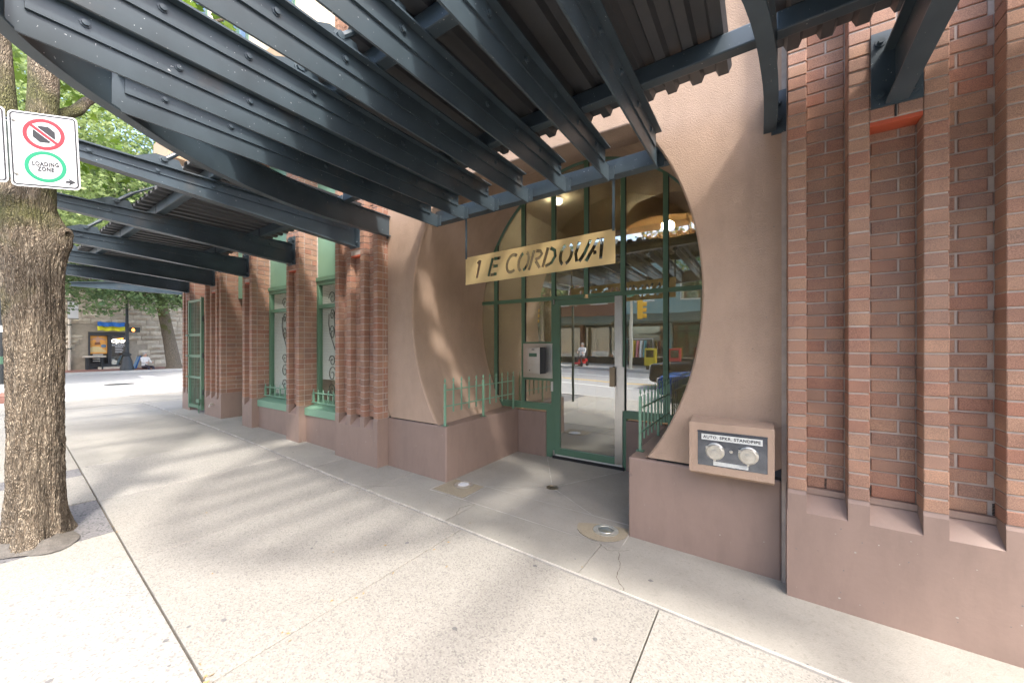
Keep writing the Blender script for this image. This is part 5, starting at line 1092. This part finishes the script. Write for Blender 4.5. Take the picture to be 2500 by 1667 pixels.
tree('street tree opposite the entrance before the dark brick block', -12.2, -13.3, 0, 10, .17, [(-12.2, -13.3, 6.8, 2.9, 2.6, 2.6)], 110, 34, .24, 51, 'leaf_dark', (0, 0), 'trees across the main street')
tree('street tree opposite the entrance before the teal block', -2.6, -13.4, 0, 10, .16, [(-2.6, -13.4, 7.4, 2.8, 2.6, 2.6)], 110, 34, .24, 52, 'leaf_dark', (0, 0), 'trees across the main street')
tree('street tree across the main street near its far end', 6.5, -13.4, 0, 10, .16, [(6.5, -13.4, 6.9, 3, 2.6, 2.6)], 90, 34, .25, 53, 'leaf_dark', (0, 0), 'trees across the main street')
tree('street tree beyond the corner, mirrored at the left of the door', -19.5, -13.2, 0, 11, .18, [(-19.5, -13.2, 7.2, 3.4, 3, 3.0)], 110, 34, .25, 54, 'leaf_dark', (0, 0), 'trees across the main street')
def signal(label, x, y, rz):
    t = thing('traffic_signal', label, 'traffic light', 'traffic lights across the main street'); MB().tube([(x, y, 0), (x, y, 5.6)], [.10, .07], 12).build('pole', 'cap_metal', t); MB().lathe([(.2, 0), (.2, .1), (.12, .14)], (x, y, 0), 10).build('base', 'cap_metal', t)
    h = MB().box(-.17, .17, -.30, -.02, 2.9, 3.95); hd = h.build('head', 'signal_yellow', t, bevel=.03); hd.location = (x + .3, y, 0); hd.rotation_euler = (0, 0, rz)
    for k in range(3):
        m = MB(); m.tube([(0, -.30, 3.08 + k * .33), (0, -.52, 3.08 + k * .33)], .13, 14, False); v = m.build('visor', 'signal_yellow', hd)
        MB().lathe([(.11, -.31), (.001, -.33)], (0, 0, 3.08 + k * .33), 14, 'y').build('lens', 'shop_dark', hd)
    box('street_plate', 'print_green', (x - .6, x + .4, y + .09, y + .11, 4.2, 4.45), t); box('white_plate', 'white_sheet', (x - .2, x + .25, y + .09, y + .11, 4.6, 5.2), t)
signal('yellow traffic light on the opposite corner pole, mirrored beside the door', -6.2, -12.9, 1.2); signal('farther yellow traffic light mirrored in the door glass', -13.0, -12.9, .4)
def car(label, name, cat, x, y, rz, paint, L=4.5, W=1.8, Hh=1.45, suv=False):
    t = thing(name, label, cat); t.location = (x, y, g(x) - .13); t.rotation_euler = (0, 0, rz)
    hb2 = .95 if suv else .82; prof = [(-L / 2, .35), (-L / 2 + .05, hb2), (-L * .22, hb2 + .08), (L * .30 if not suv else L * .46, hb2 + .10), (L / 2, hb2 - .02), (L / 2 + .02, .35), (L * .42, .26), (-L * .42, .26)]
    m = MB(); m.prism(prof, -W / 2, W / 2, 'y'); bd = m.build('body', paint, t, bevel=.09)
    c0, c1 = (-.26, .36) if not suv else (-.24, .47); r0, r1 = (-.06, .24) if not suv else (-.08, .42)
    m = MB(); m.hexa([(L * c0, -W * .46, hb2 + .07), (L * c1, -W * .46, hb2 + .07), (L * c1, W * .46, hb2 + .07), (L * c0, W * .46, hb2 + .07)], [(L * r0, -W * .39, Hh), (L * r1, -W * .39, Hh), (L * r1, W * .39, Hh), (L * r0, W * .39, Hh)]); m.build('cabin', paint, t, bevel=.05)
    for s_ in (-1, 1):
        for (a, b) in ((.10, .47), (.52, .90)):
            f = lambda u, v: (L * (c0 + (c1 - c0) * u) * (1 - v) + L * (r0 + (r1 - r0) * u) * v, s_ * (W * .46 * (1 - v) + W * .39 * v + .008), (hb2 + .07) * (1 - v) + Hh * v)
            MB().add([f(a, .14), f(b, .14), f(b, .86), f(a, .86)], [(0, 1, 2, 3)]).build('side_window', 'car_glass', t, fix=False)
        for wx in (-L * .31, L * .31):
            q = MB().lathe([(.33, -.11), (.33, .11), (.22, .115), (.22, -.115)], (wx, s_ * (W / 2 - .10), .33), 22, 'y').build('wheel', 'tyre', t); MB().lathe([(.21, -.118), (.20, .118), (.06, .125)], (wx, s_ * (W / 2 - .10), .33), 14, 'y').build('rim', 'rim', q)
        box('headlight', 'white_sheet', (-L / 2 + .0, -L / 2 + .06, s_ * W * .34 - .18, s_ * W * .34 + .18, hb2 - .22, hb2 - .06), bd, bevel=.02); box('tail_light', 'box_red', (L / 2 - .03, L / 2 + .03, s_ * W * .36 - .16, s_ * W * .36 + .16, hb2 - .22, hb2 - .06), bd, bevel=.02)
        box('mirror', paint, (L * c0 + .45, L * c0 + .6, s_ * (W / 2 + .12) - .09, s_ * (W / 2 + .12) + .09, hb2 + .08, hb2 + .22), bd, bevel=.02)
    f = lambda u, e, v: (L * (c0 if e else c1) * (1 - v) + L * (r0 if e else r1) * v + (-.01 if e else .01), (W * .46 * (1 - v) + W * .39 * v) * u, (hb2 + .07) * (1 - v) + Hh * v)
    for e, nm_ in ((1, 'windscreen'), (0, 'rear_window')): MB().add([f(-.86, e, .12), f(.86, e, .12), f(.86, e, .88), f(-.86, e, .88)], [(0, 1, 2, 3)]).build(nm_, 'car_glass', t, fix=False)
    MB().box(-L / 2 - .03, -L / 2 + .02, -W * .3, W * .3, .42, .62).build('grille', 'black_plastic', bd)
    if suv:
        for s_ in (-1, 1): MB().tube([(L * r0 + .2, s_ * W * .36, Hh + .05), (L * r1 - .2, s_ * W * .36, Hh + .05)], .02, 6).build('roof_rail', 'rim', t)
    return t
car('blue car parked at the kerb, mirrored in the right pane of the entrance', 'parked_car', 'car', -.1, -2.5, 0, 'car_blue')
car('black sport utility car on the road, mirrored above the blue car', 'passing_car', 'car', -.9, -6.0, 0, 'car_black', 4.9, 1.95, 1.82, True)
for i, (x, mt, lb_) in enumerate(((-5.2, 'box_yellow', 'yellow newspaper box across the main street'), (-3.9, 'box_red', 'red newspaper box across the main street'))):
    t = thing('newspaper_box', lb_, 'newspaper box', 'newspaper boxes across the street'); box('cabinet', mt, (x - .28, x + .28, -13.4, -12.95, .3, 1.25), t, bevel=.03); box('window', 'shop_glass', (x - .2, x + .2, -12.949, -12.94, .75, 1.15), t); box('foot', 'lamp_iron', (x - .2, x + .2, -13.3, -13.05, -.1, .3), t)
rk = thing('clothes_rack', 'rack of hanging clothes outside the shop across the street', 'clothes rack'); MB().tube([(-7.6, -14.6, 1.8), (-5.4, -14.6, 1.8)], .02, 6).tube([(-7.6, -14.6, 0), (-7.6, -14.6, 1.8)], .02, 6).tube([(-5.4, -14.6, 0), (-5.4, -14.6, 1.8)], .02, 6).build('frame', 'rim', rk)
for k in range(9): x = -7.4 + k * .22; MB().hexa([(x - .05, -14.85, .7), (x + .05, -14.85, .7), (x + .05, -14.35, .7), (x - .05, -14.35, .7)], [(x - .03, -14.8, 1.72), (x + .03, -14.8, 1.72), (x + .03, -14.4, 1.72), (x - .03, -14.4, 1.72)]).build('garment', ('cloth_pink', 'cloth_white', 'cloth_teal', 'cloth_dark', 'box_yellow')[k % 5], rk)
# rider on a red mobility scooter
sx, sy2 = -9.3, -13.1; zg = g(sx) + .012; ms = thing('mobility_scooter', 'red mobility scooter on the opposite sidewalk, mirrored in the door', 'scooter')
MB().box(sx - .26, sx + .26, sy2 - .45, sy2 + .65, zg + .14, zg + .24).build('deck', 'scooter_red', ms, bevel=.03); MB().box(sx - .24, sx + .24, sy2 - .5, sy2 - .05, zg + .25, zg + .42).build('battery_box', 'scooter_red', ms, bevel=.03); box('seat', 'cloth_dark', (sx - .24, sx + .24, sy2 - .35, sy2 + .08, zg + .43, zg + .52), ms, bevel=.03); box('backrest', 'cloth_dark', (sx - .22, sx + .22, sy2 - .42, sy2 - .34, zg + .53, zg + .95), ms, bevel=.03)
MB().tube([(sx, sy2 + .55, zg + .24), (sx, sy2 + .42, zg + .95)], .025, 8).tube([(sx - .25, sy2 + .42, zg + .95), (sx + .25, sy2 + .42, zg + .95)], .018, 8).build('tiller', 'lamp_iron', ms)
for s_ in (-1, 1):
    for wy in (-.3, .55): MB().lathe([(.13, -.04), (.13, .04), (.05, .045)], (sx + s_ * .27, sy2 + wy, zg + .13), 16, 'x').build('wheel', 'tyre', ms)
person('person in a light top riding the red scooter across the street', Matrix.Translation((sx, sy2 - .12, zg + .06)) @ Matrix.Rotation(R(180), 4, 'Z'), 'cloth_white', 'cloth_dark', 'hair_grey')
